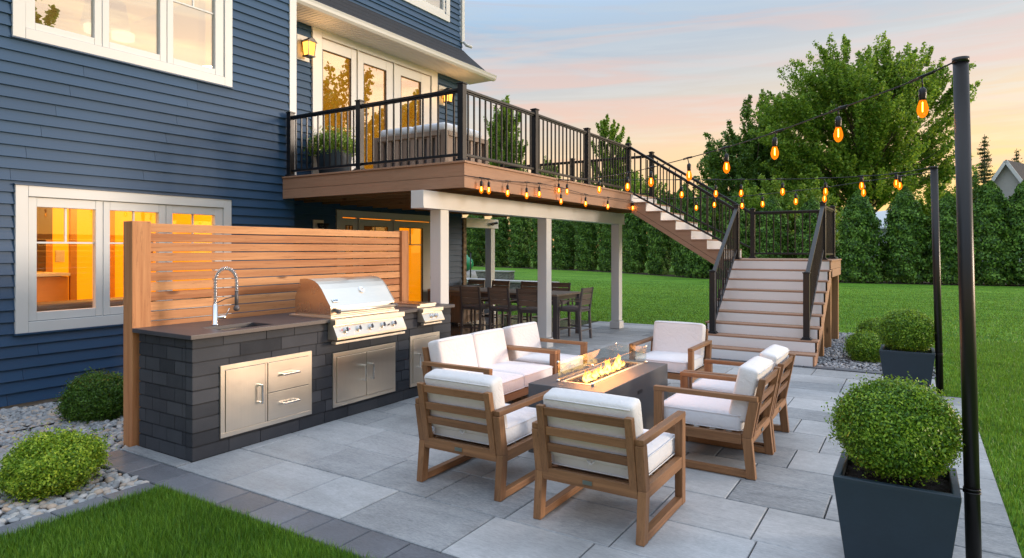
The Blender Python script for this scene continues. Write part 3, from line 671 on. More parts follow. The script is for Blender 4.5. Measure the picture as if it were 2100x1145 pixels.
# ================================================================== DECK
ZD = 2.70; X0, X1, Y0, Y1 = 6.305, 13.13, 4.659, YR-.03; XS = 11.685
DO = (9.7, 6.4, 0)
deck = empty('raised_deck', DO, 'raised timber deck on white columns behind the blue house', 'deck')
m = MB(DO); x = X0+.02
while x < X1-.05: m.box(x, min(x+.137, X1), Y0-.02, Y1 if x > 6.55 else YW-.025, ZD-.026, ZD); x += .1415
m.build('decking', 'composite_y', deck, .002)
f = [wp('fascia', 'composite_y', deck, (X0,X0+.022,Y0+.0225,YW-.022,ZD-.186,ZD-.0265),(X0,X0+.022,Y0+.0225,YW-.022,ZD-.327,ZD-.190), bevel=.002),
     wp('fascia', 'composite_x', deck, (X0,XS,Y0,Y0+.022,ZD-.186,ZD-.0265),(X0,XS,Y0,Y0+.022,ZD-.327,ZD-.190), bevel=.002),
     wp('nosing', 'composite_y', deck, (X0-.02,X0+.0195,Y0-.022,YW-.022,ZD-.025,ZD+.001), bevel=.004), wp('nosing', 'composite_x', deck, (X0+.02,X1,Y0-.022,Y0-.0205,ZD-.025,ZD+.001))]
x = X0+.15
while x < X1-.05: wp('joist', 'framing_y', deck, (x,x+.04,Y0+.023,(YR if x > 6.5 else YW)-.03,ZD-.30,ZD-.027)); x += .405
wp('rim_joist', 'framing_y', deck, (X1-.04,X1,Y0+.023,YR+.0,ZD-.30,ZD-.027))
for y0 in (5.10, 8.78):
    b = (6.06,12.45) if y0 < 6 else (11.9,13.30)
    wp('beam', 'white', deck, (b[0],b[1],y0,y0+.20,2.125,2.345), bevel=.004)
    wp('beam_wrap', 'white', deck, (b[0]+.002,b[1]-.002,y0-.008,y0-.0005,2.125,2.150))
for cx,cy in ((6.50,5.20),(9.26,5.20),(12.28,5.20),(13.08,8.88)):
    c = wp('column', 'white', deck, (cx-.085,cx+.085,cy-.085,cy+.085,.16,2.123), bevel=.004)
    wp('column_base', 'white', c, (cx-.11,cx+.11,cy-.11,cy+.11,.0,.15), bevel=.012)
def post(x, y, z0, h, parent, name='rail_post'):
    o = rootorg(parent); m = MB(o); m.box(x-.042,x+.042,y-.042,y+.042,z0+.001,z0+h); p = m.build(name, 'black_metal', parent, .004)
    m = MB(o); m.box(x-.052,x+.052,y-.052,y+.052,z0+h,z0+h+.018).box(x-.03,x+.03,y-.03,y+.03,z0+h+.018,z0+h+.026); m.build('post_cap', 'black_metal', p, .006)
    m = MB(o); m.box(x-.072,x+.072,y-.072,y+.072,z0+.0005,z0+.016).box(x-.056,x+.056,y-.056,y+.056,z0+.016,z0+.035); m.build('post_skirt', 'black_metal', p, .006)
    return p
def rail(a, b, zt0, zt1, zb0, zb1, parent, n=None, top_w=.055):
    """railing between post centres a and b; top and bottom rail heights at each end"""
    o = rootorg(parent); a = Vector(a); b = Vector(b); L = (b-a).length; d = (b-a)/L; a2 = a+d*.043; b2 = b-d*.043
    t = MB(o); t.beam((*a2,zt0),(*b2,zt1),top_w,.035).beam((*a2,zt0-.028),(*b2,zt1-.028),.03,.022)
    p = t.build('railing', 'black_metal', parent, .006); q = MB(o); q.beam((*a2,zb0),(*b2,zb1),.036,.034); q.build('bottom_rail', 'black_metal', p, .004)
    n = n or max(1, int(round(L/.122))-1)
    for k in range(n):
        s = (k+1)/(n+1); c = a+(b-a)*s; m = MB(o); z0 = zb0+(zb1-zb0)*s; z1 = zt0+(zt1-zt0)*s-.035
        m.box(c.x-.0095,c.x+.0095,c.y-.0095,c.y+.0095,z0,z1); m.build('baluster', 'black_metal', p)
H = .955
pts = [(6.38,7.95),(6.38,6.505),(6.38,4.75),(8.142,4.735),(9.91,4.735),(11.765,4.735)]
for p in pts: post(*p, ZD, H, deck)
for a,b in zip(pts[:-1],pts[1:]): rail(a, b, ZD+H-.06, ZD+H-.06, ZD+.09, ZD+.09, deck)
fp = [(13.05,4.735),(13.05,6.6),(13.05,8.5)]
for p in fp: post(*p, ZD, H, deck)
for a,b in zip(fp[:-1],fp[1:]): rail(a, b, ZD+H-.06, ZD+H-.06, ZD+.09, ZD+.09, deck)
sp = empty('twin_spotlight', (13.0,8.765,2.23), 'small black twin spotlight on the far white beam under the deck', 'light')
m = MB(); m.lathe([(.04,0),(.04,.02)], (0,0,0), 12).tube([(0,0,0),(.07,-.05,.02),(.1,-.1,.03)], .03, 8).tube([(0,0,0),(-.08,-.05,-.01),(-.1,-.1,-.01)], .035, 8); m.build('lamp_head', 'black_metal', sp)

# ---- stairs
ZL = 1.44; YL0, YL1 = 1.183, 2.80; XL1 = 13.30
us = empty('upper_stairs', (12.4,3.8,0), 'upper flight of stairs dropping from the deck edge to the landing', 'stairs')
rz = (ZD-ZL)/7; ry = .288
wp_ = wp
for j in range(1,7):
    z = ZD-j*rz; y1 = Y0-(j-1)*ry; y0 = Y0-j*ry
    wp('tread', 'composite_x', us, (XS-.012,13.12,y0-.02,y1-.02,z-.026,z), bevel=.005)
for j in range(1,8):
    z = ZD-(j-1)*rz; y1 = Y0-(j-1)*ry
    wp('riser', 'white_riser', us, (XS+.001,13.10,y1-.018,y1-.001,z-rz+.0005,z-.0265))
for xx in (XS,13.085):
    m = MB((12.4,3.8,0)); pr = [(Y0+.0,ZD-.0265)]
    for j in range(1,8):
        z = ZD-j*rz; pr += [(Y0-(j-1)*ry-.019 if j > 1 else Y0-.019, z+rz-.0265), (Y0-(j-1)*ry-.019, z-.0265)]
    pr = [(Y0-.019,ZD-.0265)]
    for j in range(1,7):
        z = ZD-j*rz; pr += [(Y0-(j-1)*ry-.019, z-.0265), (Y0-j*ry-.019, z-.0265)]
    pr += [(Y0-6*ry-.019, ZL-.03), (Y0-6*ry-.019, ZL-.30), (Y0-.019, ZD-.62)]
    # split into convex strips so the notches are true
    for j in range(1,7):
        ya, yb = Y0-(j-1)*ry-.019, Y0-j*ry-.019; zt = ZD-j*rz-.0265
        zl = lambda y: ZD-.37-(Y0-y)*rz/ry-.0
        m.poly([(xx,ya,zt),(xx,yb,zt),(xx,yb,zl(yb)),(xx,ya,zl(ya)),(xx+.02,ya,zt),(xx+.02,yb,zt),(xx+.02,yb,zl(yb)),(xx+.02,ya,zl(ya))], [(0,1,2,3),(7,6,5,4),(0,4,5,1),(2,6,7,3)]+([(3,7,4,0)] if j == 1 else [])+([(1,5,6,2)] if j == 6 else []))
    m.build('stringer', 'composite_y', us)
    # groove between the two boards of the stringer
m = MB((12.4,3.8,0)); m.beam((XS-.001,Y0-.02,ZD-.285),(XS-.001,Y0-6*ry-.02,ZD-.285-6*rz),.003,.005,(0,0,1)); m.build('board_joint', 'joint', us)
ls_ = empty('lower_stairs', (11.5,2.0,0), 'landing and lower flight of white and brown stairs down to the patio', 'stairs')
rl = ZL/9; rn = .249
wp('landing', 'composite_y', ls_, (XS-.02,XL1+.015,YL0-.015,YL1+.13,ZL-.026,ZL), bevel=.005)
wp('landing_fascia', 'composite_x', ls_, (XS+.0,XL1,YL0,YL0+.02,ZL-.155,ZL-.0265),(XS+.22,XL1,YL0,YL0+.02,ZL-.29,ZL-.158), bevel=.002)
wp('landing_fascia', 'composite_y', ls_, (XL1-.02,XL1,YL0+.021,YL1+.12,ZL-.29,ZL-.0265)); wp('landing_joist', 'framing_x', ls_, (XS+.03,XL1-.03,YL0+.5,YL0+.54,ZL-.26,ZL-.027),(XS+.03,XL1-.03,YL0+1.1,YL0+1.14,ZL-.26,ZL-.027))
for i in range(1,9):
    z = ZL-i*rl; x1 = XS-(i-1)*rn; wp('tread', 'composite_y', ls_, (x1-rn-.02,x1-.0185,YL0-.015,YL1+.015,z-.026,z), bevel=.006)
for i in range(1,10):
    z = ZL-(i-1)*rl; x1 = XS-(i-1)*rn; wp('riser', 'white_riser', ls_, (x1-.018,x1-.0005,YL0+.024,YL1-.024,z-rl+.0005 if i < 9 else .001,z-.0265))
for yy in (YL0,YL1-.022):
    m = MB((11.5,2.0,0))
    for i in range(1,9):
        xa, xb = XS-(i-1)*rn-.018, XS-i*rn-.018; zt = ZL-i*rl-.0265; zl = lambda x: max(0.001, ZL-.36-(XS-x)*rl/rn)
        m.poly([(xa,yy,zt),(xb,yy,zt),(xb,yy,zl(xb)),(xa,yy,zl(xa)),(xa,yy+.022,zt),(xb,yy+.022,zt),(xb,yy+.022,zl(xb)),(xa,yy+.022,zl(xa))], [(3,2,1,0),(4,5,6,7),(1,5,4,0),(3,7,6,2)]+([(0,4,7,3)] if i == 1 else [])+([(2,6,5,1)] if i == 8 else []))
    m.build('stringer', 'composite_x', ls_)
for xx,yy in ((10.86,1.27),(11.86,1.27),(13.05,1.27),(13.05,2.7),(11.95,2.7)):
    zt = ZL-.29 if xx > 11.9 else (ZL-.30 if xx > 11.8 else ZL-.36-(XS-xx+.05)*rl/rn); wp('support_post', 'framing_z', ls_, (xx-.07,xx+.07,yy-.07,yy+.07,-.04,zt), bevel=.004)
HL = .95
bl, br = (10.03,2.66), (10.03,1.33); tl, tr = (11.78,2.70), (11.78,1.31); kl, kr = (13.1,2.70), (13.1,1.30)
zb = 2*rl
for p in (bl, br): post(*p, zb, HL, ls_)
for p in (tl, tr, kl, kr): post(*p, ZL, HL, ls_)
sl_ = rl/rn*(11.78-10.03)
for a,b in ((bl,tl),(br,tr)): rail(a, b, zb+HL-.03, ZL+HL-.06, zb+.13, ZL+.16, ls_, 13, .06)
rail(kl, kr, ZL+HL-.06, ZL+HL-.06, ZL+.09, ZL+.09, ls_); rail(tr, kr, ZL+HL-.06, ZL+HL-.06, ZL+.09, ZL+.09, ls_)
rail((11.765,4.735), (11.78,2.70), ZD+H-.06, ZL+HL-.05, ZD+.02, ZL+.20, us, 15, .06)
rail((13.05,4.735), (13.1,2.70), ZD+H-.06, ZL+HL-.05, ZD+.02, ZL+.20, us, 15, .06)

# ================================================================== OUTDOOR KITCHEN
KX0, KX1, KY0, KY1, KZ = 2.827, 6.03, 4.651, 5.41, .932
KO = (4.4, 5.0, 0)
kit = empty('outdoor_kitchen', KO, 'dark block outdoor kitchen counter with stainless doors and a sink', 'kitchen counter')
bm_ = MB(KO); gb = .0055
def blk(x0,x1,y0,y1,z0,z1,nx=0,ny=0):
    c = .004; j = random.uniform(-.0015,.0015); x0 += gb/2; x1 -= gb/2; y0 += gb/2; y1 -= gb/2; z1 -= gb
    bm_.hexa([(x0+c,y0+c+j,z0),(x1-c,y0+c+j,z0),(x1-c,y1-c,z0),(x0+c,y1-c,z0)], [(x0+c,y0+c+j,z1),(x1-c,y0+c+j,z1),(x1-c,y1-c,z1),(x0+c,y1-c,z1)])
    bm_.hexa([(x0,y0+j,z0+c),(x1,y0+j,z0+c),(x1,y1,z0+c),(x0,y1,z0+c)], [(x0,y0+j,z1-c),(x1,y0+j,z1-c),(x1,y1,z1-c),(x0,y1,z1-c)])
zc = 0; k = 0; th = .09
while zc < KZ-.01:
    z1 = min(zc+.1075, KZ); off = .0 if k % 2 else .2
    x = KX0; first = random.choice([.41,.31,.36])-off*.5
    while x < KX1-.01:
        L = first if x == KX0 else random.choice([.19,.29,.40,.40]); x2 = x+L if KX1-(x+L) > .12 else KX1
        blk(x, x2, KY0, KY0+th, zc, z1); x = x2
    for xx0,xx1 in ((KX0,KX0+th),(KX1-th,KX1)):
        y = KY0+th; f1 = True
        while y < KY1-.01:
            L = (.05 if k % 2 else .15) if f1 else .21; f1 = False; y2 = y+L if KY1-(y+L) > .05 else KY1; blk(xx0, xx1, y, y2, zc, z1); y = y2
    zc = z1; k += 1
bm_.box(KX0+.012,KX1-.012,KY0+.012,KY1-.012,.0,KZ-.004)
bm_.build('block_base', 'block', kit)
# countertop with a real opening for the sink
sx0,sx1,sy0,sy1 = 3.13,3.62,4.72,5.02; cx0,cx1,cy0,cy1 = 2.797,6.065,4.62,5.455
m = MB(KO)
for z in (KZ+.001, .967): pass
o_ = [(cx0,cy0),(cx1,cy0),(cx1,cy1),(cx0,cy1)]; i_ = [(sx0,sy0),(sx1,sy0),(sx1,sy1),(sx0,sy1)]
P = [(x,y,KZ+.001) for x,y in o_+i_]+[(x,y,.967) for x,y in o_+i_]
F = []
for k in range(4):
    k2 = (k+1)%4; F += [(8+k,8+k2,12+k2,12+k),(k2,k,4+k,4+k2),(k,k2,8+k2,8+k),(4+k2,4+k,12+k,12+k2)]
m.poly(P, F); m.build('countertop', 'counter', kit, .004)
sk = wp('sink', 'steel_x', kit, (sx0-.01,sx1+.01,sy0-.01,sy1+.01,.74,.745),(sx0-.012,sx0-.004,sy0-.01,sy1+.01,.746,.93),(sx1+.004,sx1+.012,sy0-.01,sy1+.01,.746,.93),(sx0-.003,sx1+.003,sy0-.012,sy0-.004,.746,.93),(sx0-.003,sx1+.003,sy1+.004,sy1+.012,.746,.93))
m = MB(KO); m.lathe([(.03,0),(.035,.004)], (3.37,4.87,.7455), 16); m.build('drain', 'chrome', sk)
# spring faucet
fx, fy = 3.30, 5.09
m = MB(KO); m.lathe([(.030,0),(.030,.008),(.024,.012),(.024,.17),(.016,.18),(.012,.20)], (fx,fy,.968), 18)
fc = m.build('faucet', 'chrome', kit)
arc = [(fx,fy,1.14+.2*i/4) for i in range(5)]+[(fx+(.085-.085*math.cos(a))*.75, fy-(.085-.085*math.cos(a))*.66, 1.34+.115*math.sin(a)) for a in np.linspace(.15,PI-.05,14)]
ex, ey = arc[-1][0], arc[-1][1]; arc += [(ex,ey,1.30),(ex,ey,1.25)]
m = MB(KO); m.tube(arc, .007, 8); m.build('hose', 'dark_metal', fc)
# coil
def resample(pts, n):
    P = np.array(pts, float); d = np.r_[0, np.cumsum(np.linalg.norm(np.diff(P,axis=0),axis=1))]; s = np.linspace(0,d[-1],n)
    return np.stack([np.interp(s,d,P[:,k]) for k in range(3)],1), d[-1]
Q, L = resample(arc, 700); T = np.gradient(Q, axis=0); T /= np.linalg.norm(T,axis=1)[:,None]; side = np.cross(T, np.array([.66,.75,0.])); side /= np.linalg.norm(side,axis=1)[:,None]
U = np.cross(T, side); ang = np.linspace(0, 2*PI*46, 700); cl_ = Q+.0155*(np.cos(ang)[:,None]*side+np.sin(ang)[:,None]*U)
m = MB(KO); m.tube(cl_.tolist(), .0034, 5); m.build('coil', 'chrome', fc)
m = MB(KO); m.tube([(ex,ey,1.26),(ex,ey,1.20),(ex,ey,1.13)], [.013,.017,.015], 12).lathe([(.014,0),(.026,.012),(.026,.03),(.016,.05)], (ex,ey,1.085), 14).tube([(fx,fy,1.15),(fx+.06,fy-.05,1.19),(ex,ey,1.215)], .005, 6); m.build('spray_head', 'dark_metal', fc)
m = MB(KO); m.tube([(fx,fy,1.03),(fx+.07,fy-.05,1.035)], .016, 12).tube([(fx+.065,fy-.046,1.035),(fx+.085,fy-.075,1.11)], .005, 6); m.build('lever', 'chrome', fc)
# stainless access fronts
def handle(pr, x, z, L, vert, y):
    m = MB(KO)
    if vert: m.beam((x,y-.042,z-L/2),(x,y-.042,z+L/2),.014,.014,(0,1,0)).beam((x,y,z-L/2+.008),(x,y-.042,z-L/2+.008),.014,.014).beam((x,y,z+L/2-.008),(x,y-.042,z+L/2-.008),.014,.014)
    else: m.beam((x-L/2,y-.042,z),(x+L/2,y-.042,z),.014,.014).beam((x-L/2+.008,y,z),(x-L/2+.008,y-.042,z),.014,.014).beam((x+L/2-.008,y,z),(x+L/2-.008,y-.042,z),.014,.014)
    m.build('handle', 'chrome', pr, .003)
def access(x0,x1,z0,z1,leaves_,drawers=()):
    y = KY0-.012; t = .038; m = MB(KO)
    m.box(x0,x1,y,KY0+.004,z0,z0+t).box(x0,x1,y,KY0+.004,z1-t,z1).box(x0,x0+t,y,KY0+.004,z0+t,z1-t).box(x1-t,x1,y,KY0+.004,z0+t,z1-t)
    fr = m.build('access_frame', 'steel_x', kit, .002); g_ = .0035
    for a,b,hx in leaves_:
        d = wp('door', 'steel_z', fr, (a+g_,b-g_,y-.006,y+.008,z0+t+g_,z1-t-g_), bevel=.002); handle(d, hx, (z0+z1)/2+.02 if len(leaves_) == 2 else (z0+z1)/2+.005, .16, True, y-.006)
    for a,b,c,d_ in drawers:
        d = wp('drawer', 'steel_x', fr, (a+g_,b-g_,y-.006,y+.008,c+g_,d_-g_), bevel=.002); handle(d, (a+b)/2, (c+d_)/2+.01, .17, False, y-.006)
    wp('backing', 'black_metal', fr, (x0+t,x1-t,y+.010,KY0+.003,z0+t,z1-t))
    if drawers: wp('divider', 'steel_z', fr, (leaves_[0][1]-.0+.002,drawers[0][0]-.002,y-.001,y+.008,z0+t+.001,z1-t-.001))
access(3.054,3.956,.124,.697, [(3.092,3.462,3.40)], [(3.485,3.918,.162,.40),(3.485,3.918,.40,.659)])
access(4.21,5.061,.124,.636, [(4.248,4.636,4.58),(4.636,5.023,4.69)])
access(5.296,5.80,.118,.672, [(5.334,5.762,5.40)])
# cedar privacy screen behind the counter
SO = (4.5,5.5,0)
scr = empty('privacy_screen', SO, 'cedar slat privacy screen standing behind the kitchen counter', 'privacy screen')
wp('post', 'cedar_z', scr, (2.80,2.955,5.458,5.60,-.05,1.852), bevel=.004); wp('post', 'cedar_z', scr, (6.075,6.20,5.458,5.60,0,1.852), bevel=.004)
z = 1.838; k = 0
while z > .96:
    j = random.uniform(-.001,.001); wp('slat', 'cedar_x', scr, (2.956,6.074,5.49+j,5.53+j,z-.0735,z), bevel=.003); z -= .0835; k += 1
# built-in grill
GO = (4.65,4.9,.967)
gr = empty('gas_grill', GO, 'large stainless hooded gas grill with five knobs set in the counter', 'grill')
pf = [(4.632,1.0),(4.632,1.075),(4.66,1.112),(4.69,1.150),(4.722,1.195),(4.755,1.238),(4.80,1.282),(4.845,1.308),(4.90,1.325),(4.97,1.332),(5.05,1.325),(5.09,1.02),(5.09,1.0)]
gx0,gx1 = 4.165,5.04
m = MB(GO); m.prism(pf, gx0+.004, gx1-.004); ho_ = m.build('hood', 'steel_x', gr, .006)
for a,b in ((gx0,gx0+.0035),(gx1-.0035,gx1)):
    m = MB(GO); m.prism([(y+(.004 if y > 4.9 else -.004),z+.004) for y,z in pf], a, b); m.build('hood_end', 'steel_end', ho_, .001)
m = MB(GO); m.prism([(5.091,.972),(5.16,.972),(5.165,1.15),(5.14,1.20),(5.091,1.25)], gx0+.03, gx1-.03); m.build('back_shield', 'steel_end', gr, .004)
m = MB(GO); m.box(gx0-.02,gx1+.03,4.60,5.19,.9675,.985); m.box(gx0+.002,gx1-.002,4.625,5.085,.9855,.999); m.build('base_flange', 'steel_x', gr, .003)
m = MB(GO); m.prism([(4.62,.962),(4.545,.962),(4.545,.915),(4.575,.905),(4.520,.800),(4.520,.775),(4.648,.775),(4.648,.962)], 4.15, 5.10); pn = m.build('control_panel', 'steel_x', gr, .003)
m = MB(GO); m.box(4.148,5.098,4.538,4.600,.735,.757).box(4.2,5.05,4.600,4.646,.74,.752); m.build('drip_tray', 'steel_x', gr, .003)
m = MB(GO); m.tube([(4.22,4.575,1.035),(5.0,4.575,1.035)], .014, 14); hd = m.build('handle', 'steel_x', ho_)
m = MB(GO)
for x in (4.215,4.995): m.lathe([(.020,0),(.022,.02),(.020,.04)], (x,4.575,1.015), 12).beam((x,4.575,1.035),(x,4.64,1.05),.022,.03)
m.build('handle_mount', 'dark_metal', hd)
nrm = Vector((0,-math.cos(math.atan2(.055,.105)), math.sin(math.atan2(.055,.105))))
for i,x in enumerate((4.275,4.44,4.60,4.77,4.93)):
    c = Vector((x,4.548,.852)); m = MB(GO); m.tube([c,c+nrm*.010], .031, 18).tube([c+nrm*.010,c+nrm*.034], [.024,.021], 18)
    kn = m.build('knob', 'chrome', pn); m = MB(GO); t = Vector((0,nrm.z,-nrm.y)); m.beam(c+nrm*.040-t*.019, c+nrm*.040+t*.019, .008, .012, nrm); m.build('grip', 'dark_metal', kn, .002)
m = MB(GO); c = Vector((4.855,4.545,.85)); m.tube([c,c+nrm*.018], .008, 10); m.build('igniter', 'dark_metal', pn)
m = MB(GO)
for x in (4.225,4.322): m.box(x-.006,x+.006,4.5385,4.5405,.856,.872)
m.build('burner_mark', 'red', pn)
c = Vector((4.66,4.736,1.208)); n2 = Vector((0,-.8,.6)).normalized(); m = MB(GO); m.tube([c,c+n2*.014], .037, 24); th_ = m.build('thermometer', 'chrome', ho_); m = MB(GO); m.tube([c+n2*.0142,c+n2*.016], .029, 24); df = m.build('dial', 'neighbour_white', th_)
m = MB(GO); m.beam(c+n2*.0168, c+n2*.0168+Vector((.016,-.003,.012)), .003, .001, n2); m.build('needle', 'black_metal', df)
# badge with raised letters
bc = Vector((4.262,4.648,1.106)); bu = Vector((1,0,0)); bv = Vector((0,.6,.8)).normalized(); bn = Vector((0,-.8,.6)).normalized(); bc = Vector((4.262,4.670,1.130))+bn*.004
m = MB(GO); m.beam(bc-bu*.038, bc+bu*.038, .034, .004, bn); bo = m.build('badge', 'chrome', ho_, .001)
def strokes(m, org, u, v, n, glyphs, h, w, gap, th=.0035, dz=.0025):
    x = 0
    for gph in glyphs:
        for (a,b),(c,d) in gph: m.beam(org+u*(x+a*w)+v*(b*h)+n*dz, org+u*(x+c*w)+v*(d*h)+n*dz, th, .0012, n)
        x += w+gap
A_ = [((0,0),(.5,1)),((.5,1),(1,0)),((.2,.4),(.8,.4))]; E_ = [((0,0),(0,1)),((0,1),(1,1)),((0,.5),(.8,.5)),((0,0),(1,0))]; S_ = [((1,1),(0,1)),((0,1),(0,.5)),((0,.5),(1,.5)),((1,.5),(1,0)),((1,0),(0,0))]; B_ = [((0,0),(0,1)),((0,1),(.8,.9)),((.8,.9),(.7,.5)),((0,.5),(.9,.4)),((.9,.4),(.8,0)),((.8,0),(0,0))]
m = MB(GO); strokes(m, bc-bu*.026-bv*.007, bu, bv, bn, [B_,S_,E_], .013, .013, .007); m.build('lettering', 'black_metal', bo)
# side burner
BO = (5.6,4.8,.967)
sb = empty('side_burner', BO, 'small stainless side burner set into the counter right of the grill', 'burner')
m = MB(BO); m.box(5.43,5.75,4.66,5.12,.9675,.990); m.build('base', 'steel_x', sb, .003); m = MB(BO); m.box(5.45,5.73,4.64,5.10,.9905,1.012); m.build('lid', 'steel_end', sb, .004)
m = MB(BO); m.box(5.452,5.728,4.632,4.6395,.992,1.010); m.build('lid_front', 'steel_x', sb)
m = MB(BO); m.prism([(4.62,.962),(4.560,.962),(4.560,.925),(4.585,.915),(4.540,.830),(4.540,.815),(4.648,.815),(4.648,.962)], 5.42, 5.77); p2 = m.build('control_panel', 'steel_x', sb, .003)
m = MB(BO); m.box(5.42,5.74,4.555,4.60,.785,.802); m.build('drip_tray', 'steel_x', sb, .002)
for x in (5.555,5.64):
    c = Vector((x,4.567,.872)); m = MB(BO); m.tube([c,c+nrm*.010], .027, 16).tube([c+nrm*.010,c+nrm*.03], [.021,.018], 16); m.build('knob', 'chrome', p2)
m = MB(BO); c = Vector((5.598,4.565,.87)); m.tube([c,c+nrm*.016], .008, 10); m.build('igniter', 'dark_metal', p2)

# ================================================================== SEATING
CH = 'teak chairs around the fire table'
def make_chair(W=.70, seats=1, label='', cat_='armchair', name='armchair', group=CH):
    """local: x across, y from rear foot (0) to front (.74)"""
    r = empty(name, (0,0,0), label, cat_, group); w = W/2; t = .05; q = .066
    P = lambda n,mt,*b,bevel=.0035: part(n, mt, r, *b, bevel=bevel)
    for s in (-1,1):
        xa, xb = sorted((s*w, s*(w-t)))
        P('front_leg', 'teak_z', (xa,xb,.74-q,.74,.0,.545)); P('armrest', 'teak_y', (xa-.001,xb+.001,-.012,.741,.5455,.58)); P('runner', 'teak_y', (xa+.001,xb-.001,.06,.74-q-.0005,.004,.05))
        m = MB(); zk = .285; prf = [(0,0),(q-.004,0),(q+.028,zk),(q-.02,.545),(-.045+.03,.545),(.028,zk)]
        m.prism(prf[:1]+[prf[1],prf[2],prf[5]], xa, xb); m.build('rear_leg', 'teak_z', r, .0035)
        m = MB(); m.prism([(.028,zk+.0005),(q+.028,zk+.0005),(q-.02,.545),(-.018,.545)], xa, xb); m.build('rear_leg', 'teak_z', r, .0035)
        P('side_rail', 'teak_y', (xa+.003,xb-.003,.0955,.74-q-.0005,.235,.305))
        xi, xo = sorted((s*(w-t-.001), s*(w-t-.046))); m = MB(); m.prism([(.032,.245),(.082,.245),(-.012,.70),(-.058,.70)], xi, xo); m.build('back_post', 'teak_z', r, .0035)
    if seats == 2:
        m = MB(); m.prism([(.032,.245),(.082,.245),(-.012,.70),(-.058,.70)], -.022, .022); m.build('back_post', 'teak_z', r, .0035)
    x0, x1 = -w+t+.046, w-t-.046
    P('rear_rail', 'teak_x', (-w+t+.0015,w-t-.0015,.030,.031,.25,.31)) if False else None
    m = MB(); m.prism([(.026,.262),(.031,.238),(.056,.238),(.052,.31),(.022,.31)], -w+t+.001, w-t-.001); m.build('rear_rail', 'teak_x', r, .002)
    P('front_rail', 'teak_x', (-w+t+.001,w-t-.001,.69,.722,.235,.30))
    for zc_ in (.665,.545,.445):
        yb = lambda z: .032+(.245-z)*(.09/.455); m = MB(); a, b = zc_-.026, zc_+.026
        m.prism([(yb(a)+.010,a),(yb(a)+.032,a),(yb(b)+.032,b),(yb(b)+.010,b)], x0+.0005, x1-.0005); m.build('back_slat', 'teak_x', r, .003)
    m = MB()
    for yy in (.16,.28,.40,.52,.62): m.box(-w+t+.002,w-t-.002,yy-.03,yy+.03,.268,.288)
    m.build('seat_slats', 'teak_x', r)
    m = MB(); m.box(-.03,.03,.0185,.0215,.262,.286); m.build('name_tag', 'brand_plate', r, .001)
    sw = (W-2*t-.012)/seats
    for k in range(seats):
        cx = -((seats-1)/2-k)*sw
        c = cushion('seat_cushion', 'fabric', r, sw-.004, .62, .135, (cx,.415,.370), r=.032, bulge=.012)
        piping(c, sw-.004+.012, .62+.012, .052, .0035, .04); piping(c, sw-.004+.012, .62+.012, -.052, .0035, .04)
        b = cushion('back_cushion', 'fabric_warm', r, sw-.012, .145, .395, (cx,.100,.575), (math.radians(12.5),0,0), r=.030, bulge=.007)
        m = MB(); m.tube([(-sw/2+.025,-.073,.178),(sw/2-.025,-.073,.178)], .0035, 6).tube([(-sw/2+.025,.073,.178),(sw/2-.025,.073,.178)], .0035, 6); m.build('piping', 'fabric', b)
        m = MB(); m.tube([(-.02,-.082,-.17),(.01,-.088,-.19),(.03,-.082,-.165)], .005, 6).tube([(.0,-.082,-.17),(-.015,-.087,-.205)], .004, 6).tube([(-sw/2+.03,-.079,-.15),(sw/2-.03,-.079,-.16)], .0025, 5); m.build('tie', 'fabric', b)
    return r
ch0 = make_chair(.70, 1, 'teak armchair nearest the camera, seen from behind in front of the fire table')
def put(r, x, y, deg, label=None):
    r.location = (x, y, .001); r.rotation_euler = (0,0,math.radians(deg))
    if label: r['label'] = label
# local +y is the facing direction; facing +x => rotate -90
put(ch0, 3.33, 1.60, -90)
for x,y,dg,lb in ((3.43,2.60,-90,'teak armchair seen from behind, left of the front one, between the sofa and it'),
                  (5.05,.95,0,'teak armchair seen side-on at the right of the fire table, the nearer of the pair'),
                  (5.78,.95,0,'teak armchair behind the nearer side-on one, its back toward the near planter'),
                  (7.39,2.32,90,'teak armchair facing the camera beyond the fire table, in front of the stairs'),
                  (6.17,3.85,180,'teak armchair joined to the far end of the white loveseat, by the deck column')):
    c = copy_tree(ch0); put(c, x, y, dg, lb)
love = make_chair(1.24, 2, 'white cushioned teak loveseat with its back to the kitchen counter', 'loveseat', 'loveseat', None); put(love, 5.19, 3.85, 180)
for k in ('group',):
    if k in love: del love[k]

# ---- fire table
FO = (5.12,2.29,0); ft = empty('fire_table', FO, 'long dark concrete fire table burning behind a glass wind guard', 'fire table')
fx0,fx1,fy0,fy1,fz = 4.40,5.85,1.966,2.62,.55; tx0,tx1,ty0,ty1 = 4.60,5.73,2.175,2.41
m = MB(FO); o_ = [(fx0,fy0),(fx1,fy0),(fx1,fy1),(fx0,fy1)]; i_ = [(tx0,ty0),(tx1,ty0),(tx1,ty1),(tx0,ty1)]
P = [(x,y,0) for x,y in o_]+[(x,y,fz) for x,y in o_]+[(x,y,fz) for x,y in i_]+[(x,y,fz-.08) for x,y in i_]; F = []
for k in range(4):
    k2 = (k+1)%4; F += [(k,k2,4+k2,4+k),(4+k,4+k2,8+k2,8+k),(8+k,8+k2,12+k2,12+k)]
F.append((12,13,14,15)); m.poly(P, F); m.build('body', 'fire_body', ft, .004)
wp('vent_slot', 'black_metal', ft, (5.09,5.19,fy0-.003,fy0+.001,.405,.435), bevel=.001)
m = MB(FO)
for b in ((tx0-.012,tx1+.012,ty0-.012,ty0+.012),(tx0-.012,tx1+.012,ty1-.012,ty1+.012),(tx0-.012,tx0+.012,ty0+.012,ty1-.012),(tx1-.012,tx1+.012,ty0+.012,ty1-.012)): m.box(*b,fz-.03,fz+.004)
m.build('burner_tray', 'steel_x', ft)
